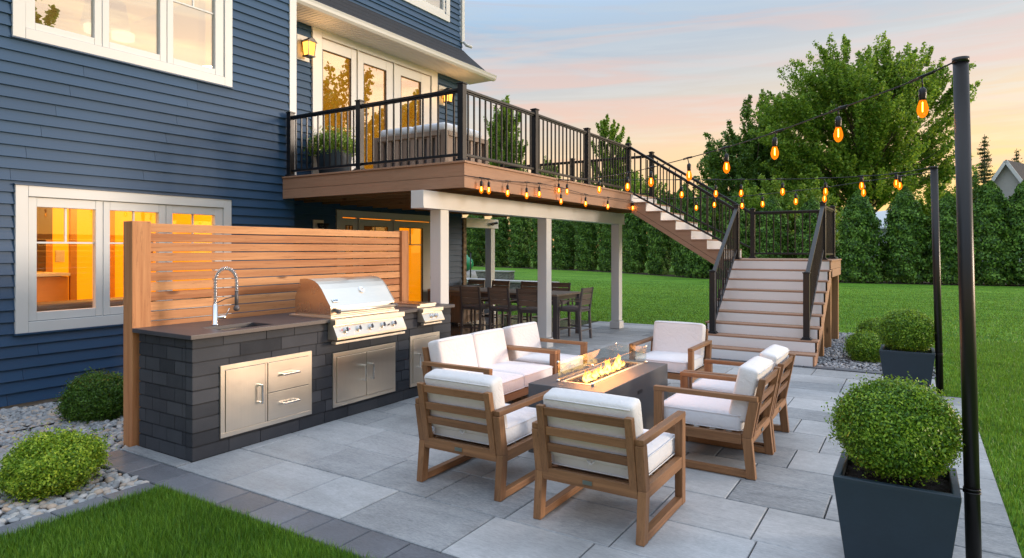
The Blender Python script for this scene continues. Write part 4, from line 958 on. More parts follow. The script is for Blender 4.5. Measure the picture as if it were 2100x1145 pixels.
gq = scatter([(tx0+.01,ty0+.01),(tx1-.01,ty0+.01),(tx1-.01,ty1-.01),(tx0+.01,ty1-.01)], 5200, fz-.018, .010); gq = gq-np.array(FO)
fg = pebbles('fire_glass', gq, .022, 'fireglass', 1); fg.parent = ft; fg['kind'] = 'stuff'
gx0_,gx1_,gy0_,gy1_ = 4.575,5.76,2.14,2.445; gz1 = fz+.155
m = []
for b in ((gx0_,gx1_,gy0_,gy0_+.006),(gx0_,gx1_,gy1_-.006,gy1_),(gx0_,gx0_+.006,gy0_+.007,gy1_-.007),(gx1_-.006,gx1_,gy0_+.007,gy1_-.007)): wp('glass_panel', 'glass_fire', ft, (*b,fz+.012,gz1))
for x in (gx0_,gx1_):
    for y in (gy0_,gy1_):
        m = MB(FO); m.lathe([(.012,0),(.012,.022)], (x,y,fz+.001), 10); m.build('glass_clamp', 'chrome', ft)
        m = MB(FO); m.lathe([(.010,0),(.010,.018)], (x,y,gz1-.004), 10); m.build('glass_clamp', 'chrome', ft)
def flame(x, y, h, r, s):
    m = MB(FO); rng = random.Random(s); n = 9; m_ = 12; b = len(m.v); ph = rng.uniform(0,6); lx, ly = rng.uniform(-.04,.06), rng.uniform(-.02,.02)
    for i in range(m_+1):
        t = i/m_; rr = r*(math.sin(PI*min(1,(t*.85+.15)))**.8)*(1-t)**.35*(1.05-.2*math.sin(t*9+ph)); cx = x+lx*t*t+.010*math.sin(t*7+ph); cy = y+ly*t+.008*math.sin(t*6+ph*2)
        for k in range(n): a = 2*PI*k/n; m.v.append((cx+rr*math.cos(a)*(1+.25*math.sin(3*a+t*6+ph))-FO[0], cy+.75*rr*math.sin(a)-FO[1], fz-.015+h*t))
    for i in range(m_):
        for k in range(n): k2 = (k+1)%n; m.f.append((b+i*n+k,b+i*n+k2,b+(i+1)*n+k2,b+(i+1)*n+k)); m.sm.append(True)
    return m.build('flame', 'flame', ft)
rr_ = random.Random(4)
for i in range(34):
    x = 4.72+.84*i/33+rr_.uniform(-.012,.012); flame(x, 2.29+rr_.uniform(-.03,.03), rr_.uniform(.045,.125)*(1.12 if i > 15 else .8), rr_.uniform(.016,.028), i)
for fxx in (4.85, 5.15, 5.45):
    li = bpy.data.lights.new('fire_light', 'POINT'); li.energy = 6; li.color = (1,.36,.10); li.shadow_soft_size = .17; lo = bpy.data.objects.new('fire_light', li); COL.objects.link(lo); lo.location = (fxx,2.29,.74)

# ---- planters with clipped boxwood, string light poles
def planter(x0,x1,y0,y1,h,label):
    c = ((x0+x1)/2,(y0+y1)/2,0); r = empty('planter', c, label, 'planter', 'square planters along the patio edge'); a, b = (x1-x0)/2, (y1-y0)/2; k = .80; t = .035
    m = MB(); o = [(-a,-b),(a,-b),(a,b),(-a,b)]; P = [(x*k,y*k,0) for x,y in o]+[(x*.985,y*.985,h-.05) for x,y in o]+[(x,y,h-.02) for x,y in o]+[(x,y,h) for x,y in o]+[(x-t*np.sign(x),y-t*np.sign(y),h) for x,y in o]+[(x-t*np.sign(x),y-t*np.sign(y),h-.07) for x,y in o]
    F = [(3,2,1,0)]
    for L in range(5):
        for q in range(4): q2 = (q+1)%4; F.append((4*L+q,4*L+q2,4*L+4+q2,4*L+4+q))
    m.poly(P, F); m.build('pot', 'planter', r, .006, 3)
    n = 30; m = MB(); gx = np.linspace(-a+t,a-t,n); gy = np.linspace(-b+t,b-t,n); P = [(x,y,h-.055+RNG.uniform(-.008,.008)) for x in gx for y in gy]
    m.poly(P, [(i*n+j,(i+1)*n+j,(i+1)*n+j+1,i*n+j+1) for i in range(n-1) for j in range(n-1)]); m.build('soil', 'soil', r)
    return c
PN = planter(3.655,4.13,-.18,.362,.46,'dark tapered planter at the right front corner, holding the big round boxwood')
PF = planter(8.50,9.03,-.18,.36,.46,'dark tapered planter beyond the near one, standing by the gravel bed')
def ball(x, y, z, rx, rz, n, size, mat, label, group=None, tuft=9, rough=.08, cut=-.85, lift=.9):
    return shrub(x, y, z, rx, rz, n, size, mat, label, group, 'boxwood_shrub', lift, tuft, rough, cut)
ball(3.91,.085,.44,.258,.232,4600,.0165,'leaf_box','big round boxwood spilling over the nearest planter', tuft=18, rough=.115, lift=1.04)
ball(8.77,.09,.45,.275,.235,2800,.020,'leaf_box','round clipped boxwood in the farther planter by the gravel', tuft=11, rough=.05)
ball(10.75,.60,-.03,.28,.22,1300,.026,'leaf_box','low round shrub in the gravel, the nearer of two beside the stairs', 'low shrubs in the gravel bed', tuft=11, rough=.08)
ball(12.4,.55,-.03,.30,.24,1100,.03,'leaf_box','low round shrub in the gravel, behind the nearer one beside the stairs', 'low shrubs in the gravel bed', tuft=11, rough=.08)
ball(2.03,4.99,-.03,.265,.185,2600,.019,'leaf_box_lime','bright lime green shrub in the pebbles at the lower left corner', tuft=16, rough=.24, lift=1.0)
ball(3.18,6.80,-.06,.30,.225,3000,.020,'leaf_box_dark','dark green clipped shrub against the blue wall beside the cedar post', tuft=14, rough=.14)
def pole(x, y, h, rad, label):
    r = empty('string_light_pole', (x,y,0), label, 'pole', 'string light poles along the lawn'); m = MB(); m.tube([(0,0,0),(-RT[0]*.067,-RT[1]*.067,h)], rad, 28); m.build('tube', 'pole_metal', r)
    m = MB(); tx, ty = -RT[0]*.067, -RT[1]*.067; m.tube([(tx,ty,h-.02),(tx,ty,h+.004)], rad+.003, 28); m.build('cap', 'black_metal', r)
    m = MB(); m.tube([(-RT[0]*.012,-RT[1]*.012,.43),(-RT[0]*.012,-RT[1]*.012,.437)], rad+.005, 24).tube([(0,rad*.5,.44),(-.02,.09,.44)], .004, 6); m.tube([(-RT[0]*.012,-RT[1]*.012,.447),(-RT[0]*.012,-RT[1]*.012,.453)], rad+.004, 24); m.build('clamp', 'black_metal', r)
    return (x-RT[0]*.067, y-RT[1]*.067, h)
PT1 = pole(3.858,-.240,2.55,.033,'tall black light pole clamped to the nearest planter')
PT2 = pole(8.670,-.225,2.545,.037,'second black light pole, behind the nearest one, by the farther planter')

# ---- string lights
SL = 'bistro bulb strings between the poles and the deck'
def string(name_label, wire, bulbs, hang=True):
    r = empty('string_lights', wire[0], name_label, 'string lights', SL); o = Vector(wire[0]); W = np.array(wire, float)
    # smooth wire
    d = np.r_[0, np.cumsum(np.linalg.norm(np.diff(W,axis=0),axis=1))]; s = np.linspace(0,d[-1],90); Q = np.stack([np.interp(s,d,W[:,k]) for k in range(3)],1)
    for _ in range(6): Q[1:-1] = .25*Q[:-2]+.5*Q[1:-1]+.25*Q[2:]
    m = MB(o); m.tube(Q.tolist(), .0045, 6); m.build('cord', 'black_metal', r)
    for b in bulbs:
        b = np.array(b); i = np.argmin(np.linalg.norm((Q-b)[:,:2],axis=1)); top = Q[i].copy(); zt = max(top[2], b[2]+.09)
        c = Vector((b[0],b[1],b[2])); m = MB(o)
        m.lathe([(.0,.052),(.013,.05),(.0165,.035),(.022,.018),(.0265,.0),(.0268,-.014),(.022,-.032),(.012,-.046),(.002,-.051)][::-1], c, 14); gb_ = m.build('bulb', 'bulb', r)
        m = MB(o); m.lathe([(.016,0),(.017,.012),(.0185,.03),(.0185,.055),(.011,.065),(.006,.07)], c+Vector((0,0,.040)), 12).tube([c+Vector((0,0,.105)), Vector((top[0],top[1],zt))], .004, 6).tube([Vector(Q[max(i-1,0)]), Vector(top)+Vector((0,0,.003)), Vector(Q[min(i+1,89)])], .009, 6); m.build('socket', 'black_metal', gb_)
        m = MB(o)
        for a in (-.007,0,.007): m.tube([c+Vector((a,0,.03)), c+Vector((a*1.25,0,-.018))], .0019, 5)
        m.build('filament', 'filament', gb_)
s1w = [PT1,(3.982,-.03,2.515),(4.419,.405,2.483),(4.867,.85,2.45),(5.318,1.299,2.441),(5.76,1.738,2.444),(6.327,2.302,2.455),(6.768,2.741,2.468),(7.396,3.366,2.52),(8.343,4.308,2.62),(8.65,4.62,2.675)]
string('string of bulbs rising to the tall nearest pole', s1w, [(3.985,-.028,2.357),(4.422,.407,2.33),(4.871,.854,2.309),(5.318,1.299,2.283),(5.76,1.738,2.286),(6.327,2.302,2.31),(6.758,2.731,2.318),(7.396,3.366,2.367),(8.343,4.308,2.459)])
s2w = [PT2,(8.629,.196,2.487),(8.631,.547,2.48),(8.634,.934,2.48),(8.637,1.421,2.497),(8.64,1.925,2.522),(8.643,2.424,2.548),(8.647,3.111,2.589),(8.653,4.008,2.634),(8.655,4.62,2.68)]
def bulb_on(w, D_u_v):
    out = []
    for (u,v) in D_u_v:
        A = np.array(w[0][:2]); B = np.array(w[-1][:2]); n = np.array([-(B-A)[1],(B-A)[0]]); a = (u-1050)/1315.7; q = FW+a*RT; s = (A@n)/(q@n); out.append((q[0]*s,q[1]*s,1.62-s*(v-511)/1315.7))
    return out
string('upper string of bulbs running straight from the second pole to the deck', s2w, bulb_on(s2w, [(1838,376),(1767,381),(1693,393),(1605,393),(1520,396),(1468,397),(1398,399),(1146,391)]))
s3w = [(PT2[0],PT2[1],2.49),(8.83,.166,2.476),(9.081,.555,2.457),(9.386,1.027,2.433),(9.636,1.415,2.426),(9.958,1.914,2.424),(10.176,2.253,2.425),(10.502,2.757,2.454),(11.06,3.623,2.504),(11.70,4.62,2.60)]
string('lower sagging string of bulbs from the second pole to the top of the stairs', s3w, bulb_on(s3w, [(1845,381),(1771,395),(1691,407.5),(1632,413),(1564,418.5),(1522,422),(1465,420),(1428,426)]))
def fas(u, v, y=4.60):
    a = (u-1050)/1315.7; q = FW+a*RT; s = y/q[1]; return (q[0]*s, y, 1.62-s*(v-511)/1315.7)
s4w = [fas(*p) for p in ((953,360),(975,363),(1004,368),(1041,372),(1080,374),(1106,376),(1150,385),(1200,399),(1246,405),(1290,411),(1298,414))]
string('loosely draped string of bulbs along the deck fascia', s4w, [fas(*p) for p in ((987,389),(1002.5,390.5),(1041,396),(1080,401),(1106,398.5),(1150.5,413),(1201,418),(1246.6,424),(1297.6,427))])

# ================================================================== DINING SET (bar height)
TO = (10.67,6.95,0); tb = empty('bar_table', TO, 'long dark bar-height dining table under the raised deck', 'table')
wp('table_top', 'table_wood', tb, (10.17,11.17,5.45,8.45,.765,.80), bevel=.003); wp('apron', 'dark_metal', tb, (10.2,10.23,5.55,8.35,.69,.764),(11.11,11.14,5.55,8.35,.69,.764),(10.231,11.109,5.50,5.53,.69,.764))
for x,y in ((10.22,5.50),(11.12,5.50),(10.22,8.40),(11.12,8.40)): wp('leg', 'dark_metal', tb, (x-.045,x+.045,y-.045,y+.045,0,.7645), bevel=.004)
def bar_chair(label):
    """faces local +y, seat .54 m"""
    r = empty('bar_chair', (0,0,0), label, 'bar chair', 'bar chairs around the dining table'); w = .225
    P = lambda n,mt,*b,bevel=.003: part(n, mt, r, *b, bevel=bevel)
    for s in (-1,1):
        xa, xb = sorted((s*w,s*(w-.035))); P('leg', 'dark_metal', (xa,xb,.41,.445,0,.53)); m = MB(); m.hexa([(xa,-.03,0),(xb,-.03,0),(xb,.01,0),(xa,.01,0)], [(xa,.0,.5),(xb,.0,.5),(xb,.04,.5),(xa,.04,.5)]); m.hexa([(xa,.0,.5005),(xb,.0,.5005),(xb,.04,.5005),(xa,.04,.5005)], [(xa,-.06,.93),(xb,-.06,.93),(xb,-.03,.93),(xa,-.03,.93)]); m.build('leg', 'dark_metal', r)
        P('armrest', 'darkwood_y', (xa-.005,xb+.005,-.01,.38,.685,.705)); P('arm_support', 'dark_metal', (xa+.005,xb-.005,.35,.375,.5305,.6845)); P('stretcher', 'dark_metal', (xa+.006,xb-.006,.02,.409,.20,.222))
    P('stretcher', 'dark_metal', (-w+.036,w-.036,.418,.436,.16,.185),(-w+.036,w-.036,-.02,-.003,.16,.185)); P('seat', 'dark_metal', (-w+.036,w-.036,.0,.44,.50,.53))
    c = cushion('seat_cushion', 'fabric_grey', r, .42, .43, .05, (0,.225,.557), r=.02, bulge=.008, n=6)
    for a,b in ((.62,.715),(.725,.82),(.83,.925)):
        yz = lambda z: -.06*(z-.5)/.43; m = MB(); m.prism([(yz(a)+.006,a),(yz(a)+.026,a),(yz(b)+.026,b),(yz(b)+.006,b)], -w+.036, w-.036); m.build('back_slat', 'darkwood_x', r, .002)
    return r
def plc(r, x, y, deg): r.location = (x,y,.0); r.rotation_euler = (0,0,math.radians(deg))
bc0 = bar_chair('dark bar chair at the near side of the table, farthest left by the house corner'); plc(bc0, 9.62, 6.96, -90)
for x,y,dg,lb in ((9.62,6.33,-90,'dark bar chair in the middle of the three at the near side of the table'),(9.62,5.72,-90,'dark bar chair at the near side of the table, next to the middle deck column'),
                  (11.72,7.70,90,'dark bar chair on the far side of the table, behind the far deck column'),(11.72,6.95,90,'dark bar chair on the far side of the table, between two columns'),(11.72,6.22,90,'dark bar chair on the far side of the table, right of the middle column'),
                  (10.43,5.02,0,'dark bar chair at the right end of the table, nearest the open lawn'),(11.72,8.35,90,'dark bar chair on the far side of the table, farthest left')):
    c = copy_tree(bc0); plc(c, x, y, dg); c['label'] = lb
cb = empty('storage_cabinet', (11.3,8.42,0), 'brown storage cabinet against the house wall behind the bar chairs', 'cabinet'); part('body', 'darkwood_z', cb, (-.35,.35,-.26,.26,.05,.78), bevel=.004); part('top', 'darkwood_x', cb, (-.38,.38,-.29,.29,.781,.81), bevel=.004); part('door', 'darkwood_z', cb, (-.361,-.351,-.23,-.01,.09,.74),(-.361,-.351,.01,.23,.09,.74))
# ---- deck furniture
sf = empty('outdoor_sofa', (7.65,6.28,ZD), 'dark framed sofa with white cushions on the raised deck', 'sofa')
P = lambda n,mt,*b,bevel=.004: part(n, mt, sf, *b, bevel=bevel)
for x in (-.5,.5):
    for y in (-.65,.65): P('leg', 'darkwood_z', (x-.04,x+.04,y-.04,y+.04,0,.60))
for b in ((-.54,-.46,-.6,.6,.53,.60),(-.54,-.46,-.6,.6,.06,.12),(.46,.54,-.6,.6,.53,.60)): P('frame_rail', 'darkwood_y', b)
for b in ((-.45,.45,-.69,-.61,.53,.60),(-.45,.45,.61,.69,.53,.60),(-.45,.45,-.69,-.61,.06,.12)): P('frame_rail', 'darkwood_x', b)
m = MB()
for k in range(8): m.box(-.52,-.49,-.58+k*.155,-.50+k*.155,.125,.529)
for k in range(5): m.box(-.43+k*.18,-.33+k*.18,-.665,-.64,.125,.529)
m.build('back_panel', 'darkwood_z', sf)
P('back_shell', 'fabric_grey', (-.455,-.44,-.6,.6,.1,.52),(-.43,.44,-.6,-.59,.1,.52))
for k in (-1,1): cushion('back_cushion', 'fabric', sf, .95, .62, .13, (0,k*.32,.665), r=.05, bulge=.02)
pp = empty('planter', (7.55,8.30,ZD), 'round grey planter with trailing yellow flowers beside the deck door', 'planter'); m = MB(); m.lathe([(.20,0),(.27,.30),(.30,.53),(.30,.56),(.27,.56),(.26,.50)], (0,0,0), 28); m.build('pot', 'planter', pp)
fm = bush_mesh('foliage', .34, .34, .24, 900, .04, 'leaf_light', .4, 7, -.5); f = link('foliage', fm, pp); f.location = (0,0,.66)
fl_ = fib(260)*np.array([.37,.37,.30])*RNG.uniform(.9,1.15,(260,1)); f = link('flower', raw('flower', *leaves(fl_, .03, .9), 'flower'), pp); f.location = (0,0,.68); f['kind'] = 'stuff'

# ================================================================== GARDEN BEYOND
def stone_wall(name, pts, h, th, label):
    r = empty(name, (pts[0][0],pts[0][1],0), label, 'stone wall'); o = Vector((pts[0][0],pts[0][1],0)); m = MB(o); c = MB(o); rg = random.Random(9)
    for (a,b) in zip(pts[:-1],pts[1:]):
        A, B = Vector((*a,0)), Vector((*b,0)); L = (B-A).length; d = (B-A)/L; n = Vector((-d.y,d.x,0)); z = 0
        while z < h-.06:
            s = 0; hz = min(.115, h-.06-z)
            while s < L-.01:
                e = min(L, s+rg.uniform(.2,.5)); e = L if L-e < .1 else e; j = rg.uniform(-.015,.015)
                q = [A+d*(s+.004)+n*j, A+d*(e-.004)+n*j, A+d*(e-.004)+n*th, A+d*(s+.004)+n*th]; m.hexa([(p.x,p.y,z) for p in q], [(p.x,p.y,z+hz-.006) for p in q]); s = e
            z += hz
        q = [A-d*.03-n*.04, B+d*.03-n*.04, B+d*.03+n*(th+.03), A-d*.03+n*(th+.03)]; c.hexa([(p.x,p.y,h-.06) for p in q], [(p.x,p.y,h+.005) for p in q])
    w = m.build('wall_face', 'stone', r); c.build('cap', 'stone_cap', r, .01); return r
def G(u, D): return at(D, u)
stone_wall('retaining_wall', [G(1145,23),G(1040,24.5),G(930,27)], .44, .5, 'low stone retaining wall with pale cap, behind the bar table')
stone_wall('retaining_wall', [G(1055,34),G(990,35),G(930,36)], .46, .6, 'shorter upper stone retaining wall, stepped back behind the lower one')
h1 = G(965, 29); hr = empty('handrail', (*h1,0), 'thin black metal handrail beside the far stone walls', 'handrail'); m = MB(); m.tube([(0,0,0),(0,0,1.45)], .03, 8).tube([(0,0,1.45),(-.9*FW[0]-.5*RT[0],-.9*FW[1]-.5*RT[1],2.0)], .025, 8).tube([(-.5,0,0),(-.5,.2,1.75)], .02, 8); m.build('rail', 'black_metal', hr)
h2 = G(956, 31); go = empty('garden_ornament', (*h2,0), 'glossy green rounded ornament on a pale stone by the handrail', 'ornament'); m = MB(); m.lathe([(.05,0),(.28,.12),(.38,.34),(.30,.58),(.1,.70),(.06,.8)], (0,0,.55), 18); m.build('ball', 'green_glaze', go); m = MB(); m.lathe([(.5,0),(.55,.25),(.45,.55)], (0,0,0), 12); m.build('base', 'stone_cap', go)
h3 = G(968, 19.5); ac = empty('curved_bench', (*h3,0), 'pale curved bench end showing left of the far column', 'bench'); m = MB()
for k in (0,.06): m.tube([(-RT[0]*.55,-RT[1]*.55,.70-k),(-RT[0]*.2,-RT[1]*.2,.71-k),(RT[0]*.05,RT[1]*.05,.62-k),(RT[0]*.3,RT[1]*.3,.44-k)], .028, 8)
m.tube([(RT[0]*.3,RT[1]*.3,.40),(RT[0]*.3,RT[1]*.3,.0)], .028, 8).tube([(-RT[0]*.55,-RT[1]*.55,.70),(-RT[0]*.55,-RT[1]*.55,0)], .028, 8); m.build('frame', 'neighbour_white', ac)

def arb_mesh(seed, h, r, n, size):
    global RNG
    t = RNG.uniform(.0,1,n)**.85; a = RNG.uniform(0,2*PI,n); z = t*h
    prof = np.interp(t, [0,.08,.35,.7,.9,1.0], [.86,1.0,.98,.74,.38,.03] if r > .91 else [.80,.95,1.0,.95,.78,.35])
    lump = 1+.12*np.sin(3*a+seed+z*1.7)+.10*np.sin(7*a+z*4.1)+.09*np.sin(z*9+a*2)+RNG.normal(0,.07,n)
    cl = np.sin(a*9+seed)*np.sin(z*5.2+a*3)*.05; rr = r*prof*(lump+cl)*(1-.30*RNG.uniform(0,1,n)**2.5)
    P = np.stack([rr*np.cos(a), rr*np.sin(a), z+.05], 1); N = 1.15*np.stack([np.cos(a),np.sin(a),np.full(n,.40)],1)
    return raw('crown', *leaves(P, size, .6, 1.2, N), 'leaf_arb')
ARB = [arb_mesh(s, 4.5, .93, 17000, .13) for s in (1,2,3)]; ARBC = [arb_mesh(s+5, 5.1, .90, 20000, .15) for s in (1,2)]
tm = MB(); tm.tube([(0,0,0),(0,0,2.2),(0,0,3.6)], [.10,.07,.02], 7)
TRK = None
ORD = ['first','second','third','fourth','fifth','sixth','seventh','eighth','ninth','tenth','eleventh','twelfth','thirteenth','fourteenth','fifteenth','sixteenth','seventeenth','eighteenth','nineteenth','twentieth']
HL_ = []
def arb(x, y, me, s, lb, grp):
    global TRK
    r = empty('arborvitae', (x,y,GZ), lb, 'hedge tree', grp, random.uniform(0,6)); r.scale = (s*random.uniform(.95,1.05),s*random.uniform(.95,1.05),s*random.uniform(.94,1.07))
    HL_.append(r); link('crown', me, r)
    if TRK is None: t = tm.build('trunk', 'bark', r); TRK = t.data
    else: link('trunk', TRK, r)
hu = [930,976,1022,1067,1112,1158,1204,1251,1301,1352,1404,1454]
for k,u in enumerate(hu):
    D = float(np.interp(u, [928,985,1055,1143,1233,1301,1352,1406,1470], [66,62,57.5,52.5,48,44,41,38.5,36.5])); x,y = at(D, u); i = len(hu)-1-k
    arb(x, y, ARBC[k%2], 1.0, '%s tree of the dense clipped hedge, counting left from the stairs' % ORD[i], 'clipped hedge trees seen under the deck')
    rr = 47.5*D/1315.7*.5*.97/.95; HL_[-1].scale = (rr, rr, random.uniform(.93,1.05))
mid = [(36.9,10.4),(36.7,8.5),(36.4,6.5),(36.2,4.5)]
for k,(x,y) in enumerate(mid): arb(x, y, ARB[k%3], 1.02, '%s hedge tree counting right from the upper stairs, behind the landing' % ORD[k], 'hedge trees behind the landing')
rt_ = [(1762,31.6,1.03),(1856,31.0,1.02),(1945,30.2,.95),(2032,29.4,1.06),(2108,28.8,1.08),(2190,28.0,1.0)]
for k,(u,D,s) in enumerate(rt_):
    x,y = at(D,u); arb(x, y, ARB[(k+1)%3], s, '%s arborvitae right of the landing stairs' % ORD[k], 'arborvitae in the open row at the right')

def tree(name, x, y, label, blobs, nclump, nleaf, size, mat, trunk_r, trunk_h, grp=None, spread=.75, cat_='tree', up=.3):
    """blobs: (dx,dy,z,rx,rz) ellipsoids making up the crown; clumps of leaves hang on real limbs"""
    r = empty(name, (x,y,GZ), label, cat_, grp); C = []; B = np.array(blobs, float); B[:,:2] = B[:,:1]*RT[None]+B[:,1:2]*FW[None]; vol = B[:,3]**2*B[:,4]; vol /= vol.sum()
    for b,v in zip(B, vol):
        n = max(4, int(nclump*v)); d = RNG.normal(size=(n,3)); d /= np.linalg.norm(d,axis=1)[:,None]; rad = RNG.uniform(0,1,n)**(.42)
        C.append(np.array([b[0],b[1],b[2]])+d*rad[:,None]*np.array([b[3],b[3],b[4]]))
    C = np.concatenate(C); k = np.repeat(np.arange(len(C)), nleaf); sc = RNG.uniform(.55,1.25,len(C))*spread; o = RNG.normal(size=(len(k),3)); o /= np.linalg.norm(o,axis=1)[:,None]; o *= (RNG.uniform(0,1,len(k))**.6*.62*sc[k])[:,None]
    ax = C-np.array([0,0,1.])*(C[:,2:3]*.55); ax[:,2] += .6; ax += RNG.normal(0,.8,ax.shape); ax /= np.linalg.norm(ax,axis=1)[:,None]; tt = RNG.uniform(-1.,1.15,len(k)); o *= (1.1-.45*np.abs(tt))[:,None]; o = o+ax[k]*(tt*1.75*sc[k])[:,None]
    P = C[k]+o; link('crown', raw('crown', *leaves(P, size, .7, up), mat), r)
    m = MB(); top = B[:,2].max(); m.tube([(0,0,0),(.05,.02,trunk_h*.5),(.0,.05,trunk_h),(.1,.1,top*.8)], [trunk_r*1.25,trunk_r,trunk_r*.8,trunk_r*.12], 9)
    sel = RNG.choice(len(C), min(len(C), 46), False)
    for i in sel:
        c = C[i]; z0 = min(trunk_h*RNG.uniform(.7,1.25), c[2]*.75); mid_ = (c[0]*.42, c[1]*.42, z0+(c[2]-z0)*.62); m.tube([(0,0,z0), (c[0]*.15,c[1]*.15,z0+(c[2]-z0)*.3), mid_, tuple(c)], [trunk_r*.42,trunk_r*.28,trunk_r*.16,.012], 6, False)
    m.build('trunk', 'bark', r); return r
x,y = at(41,1770); tree('tall_maple_tree', x, y, 'tallest leafy tree, rising behind the landing against the sunset', [(0,0,10.5,3.6,3.2),(3,0.5,12.0,2.2,2.3),(5.3,0,11.2,1.5,2.0),(-2.5,.5,12.2,2.0,2.0),(-4.5,0,9.4,2.0,2.3),(0,.5,6.6,3.9,2.4),(4.3,0,8.0,1.6,1.8),(1.3,0,13.7,1.4,1.2),(-1.6,0,13.5,1.2,1.1),(-3.4,0,6.4,2.2,2.0),(4.7,.3,6.4,1.6,1.5)], 900, 160, .165, 'leaf_tree', .34, 4.2, spread=.50)
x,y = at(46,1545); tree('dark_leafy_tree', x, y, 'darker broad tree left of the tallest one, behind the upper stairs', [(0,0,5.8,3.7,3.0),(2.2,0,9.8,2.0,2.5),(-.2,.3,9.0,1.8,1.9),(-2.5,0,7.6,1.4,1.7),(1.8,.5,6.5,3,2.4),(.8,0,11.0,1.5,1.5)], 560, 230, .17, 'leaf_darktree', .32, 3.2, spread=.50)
x,y = at(60,1256); tree('narrow_leafy_tree', x, y, 'narrow upright tree showing above the deck railing', [(0,0,10.0,1.9,3.8),(0,0,12.6,1.0,1.5),(.3,.4,7.6,2.2,2.8)], 170, 200, .19, 'leaf_tree', .2, 3, spread=.36)
x,y = at(62,1034); tree('birch_tree', x, y, 'light green birch seen through the deck railing, left of the narrow tree', [(0,0,10.3,2.0,4.6),(.2,-.3,13.6,1.2,2.0)], 170, 170, .2, 'leaf_light', .14, 3, spread=.5)
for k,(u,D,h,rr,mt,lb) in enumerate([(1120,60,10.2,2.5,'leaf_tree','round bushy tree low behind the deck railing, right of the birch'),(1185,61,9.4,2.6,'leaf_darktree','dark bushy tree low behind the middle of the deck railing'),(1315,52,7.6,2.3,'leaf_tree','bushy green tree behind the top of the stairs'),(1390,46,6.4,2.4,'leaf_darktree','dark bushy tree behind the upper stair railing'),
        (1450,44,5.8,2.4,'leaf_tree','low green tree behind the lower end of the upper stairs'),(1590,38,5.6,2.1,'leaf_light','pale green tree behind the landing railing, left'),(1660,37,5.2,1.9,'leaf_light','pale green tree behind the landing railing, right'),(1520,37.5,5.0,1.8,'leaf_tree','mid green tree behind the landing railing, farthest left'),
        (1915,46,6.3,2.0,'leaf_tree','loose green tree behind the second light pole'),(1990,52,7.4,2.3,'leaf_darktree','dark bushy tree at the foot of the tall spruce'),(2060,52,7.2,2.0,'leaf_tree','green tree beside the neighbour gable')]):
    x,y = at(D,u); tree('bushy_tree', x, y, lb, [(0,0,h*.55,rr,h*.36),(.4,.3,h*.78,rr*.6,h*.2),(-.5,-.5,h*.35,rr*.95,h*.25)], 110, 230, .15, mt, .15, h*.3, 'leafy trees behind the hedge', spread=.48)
# trees that stand beyond the right edge of the view and mirror in the panes
for k,(az,D,h,rr) in enumerate([(-47.5,47,14.6,3.6),(-41.5,46,13.2,3.0),(-72.5,40,17,4.0)]):
    a = math.radians(az); tree('garden_tree', D*math.cos(a), 17.5+D*math.sin(a), 'dark garden tree standing far out on the lawn side, mirrored in the panes', [(0,0,h*.6,rr,h*.32),(.5,.8,h*.8,rr*.6,h*.2),(-.8,-.6,h*.45,rr*.9,h*.25)], 130, 130, .30, 'leaf_darktree', .25, h*.3, 'trees beyond the right side of the lawn', spread=.8)
def spruce(u, D, h, r, lb):
    x,y = at(D,u); e = empty('spruce_tree', (x,y,GZ), lb, 'tree', 'spruces on the skyline'); P = []; m = MB(); m.tube([(0,0,0),(0,0,h)], [.22,.02], 7); z = h*.12
    while z < h*.97:
        t = 1-z/h; L = r*t**.85
        for k in range(6):
            a = RNG.uniform(0,2*PI); l = L*RNG.uniform(.55,1.15); n = max(6,int(l*60)); s = RNG.uniform(0.12,1,n)
            P.append(np.stack([np.cos(a)*s*l+RNG.normal(0,.10,n), np.sin(a)*s*l+RNG.normal(0,.10,n), z-.12*s*l+.18*(s*l)**2/max(r,1)+RNG.normal(0,.07,n)],1)); m.tube([(0,0,z),(math.cos(a)*l,math.sin(a)*l,z-.05*l)], [.03,.008], 4, False)
        z += .34
    link('crown', raw('crown', *leaves(np.concatenate(P), .17, .5, .1), 'needle'), e); m.build('trunk', 'bark', e)
spruce(2019,60,12.4,2.6,'taller spruce silhouetted on the right skyline'); spruce(2085,66,12.0,2.2,'smaller spruce at the right edge of the skyline')
# neighbours
def gable_house(u, D, rot, W, L, hw, hr, label, wall, roof, win=()):
    x,y = at(D,u); e = empty('neighbour_house', (x,y,GZ), label, 'house', 'neighbouring houses behind the hedge', rot)
    m = MB(); m.prism([(-W/2,0),(W/2,0),(W/2,hw),(0,hr-.15),(-W/2,hw)], 0, L, 1); m.build('wall', wall, e)
    m = MB(); t = .12; sl = (hr-hw)/(W/2)
    for s in (-1,1): m.prism([(0,hr),(s*(W/2+.35),hw-.35*sl),(s*(W/2+.35),hw-.35*sl-t),(0,hr-t)] if s > 0 else [(0,hr-t),(s*(W/2+.35),hw-.35*sl-t),(s*(W/2+.35),hw-.35*sl),(0,hr)], -.35, L+.3, 1)
    m.build('roof', roof, e)
    m = MB()
    for s in (-1,1): m.beam((0,-.37,hr-.12),(s*(W/2+.35),-.37,hw-.35*sl-.12),.05,.24,(0,0,1))
    m.build('bargeboard', 'white', e)
    for a,b,c,d in win:
        w = part('window', 'white', e, (a-.08,b+.08,-.04,.01,c-.08,d+.08)); part('pane', 'window_dark', w, (a,b,-.05,-.041,c,d))
    return e
gable_house(2066,50,math.radians(-112),3.6,9,5.6,8.6,'neighbour house at the right edge with pale gable and dark roof','neighbour_tan','shingle',[(-.4,.4,4.0,5.0)])
gable_house(2095,45,math.radians(-125),6.0,9,3.5,5.6,'low blue roofed wing in front of the pale gable house','neighbour_white','shingle_blue',[(-1.5,-.6,1.6,2.8)])
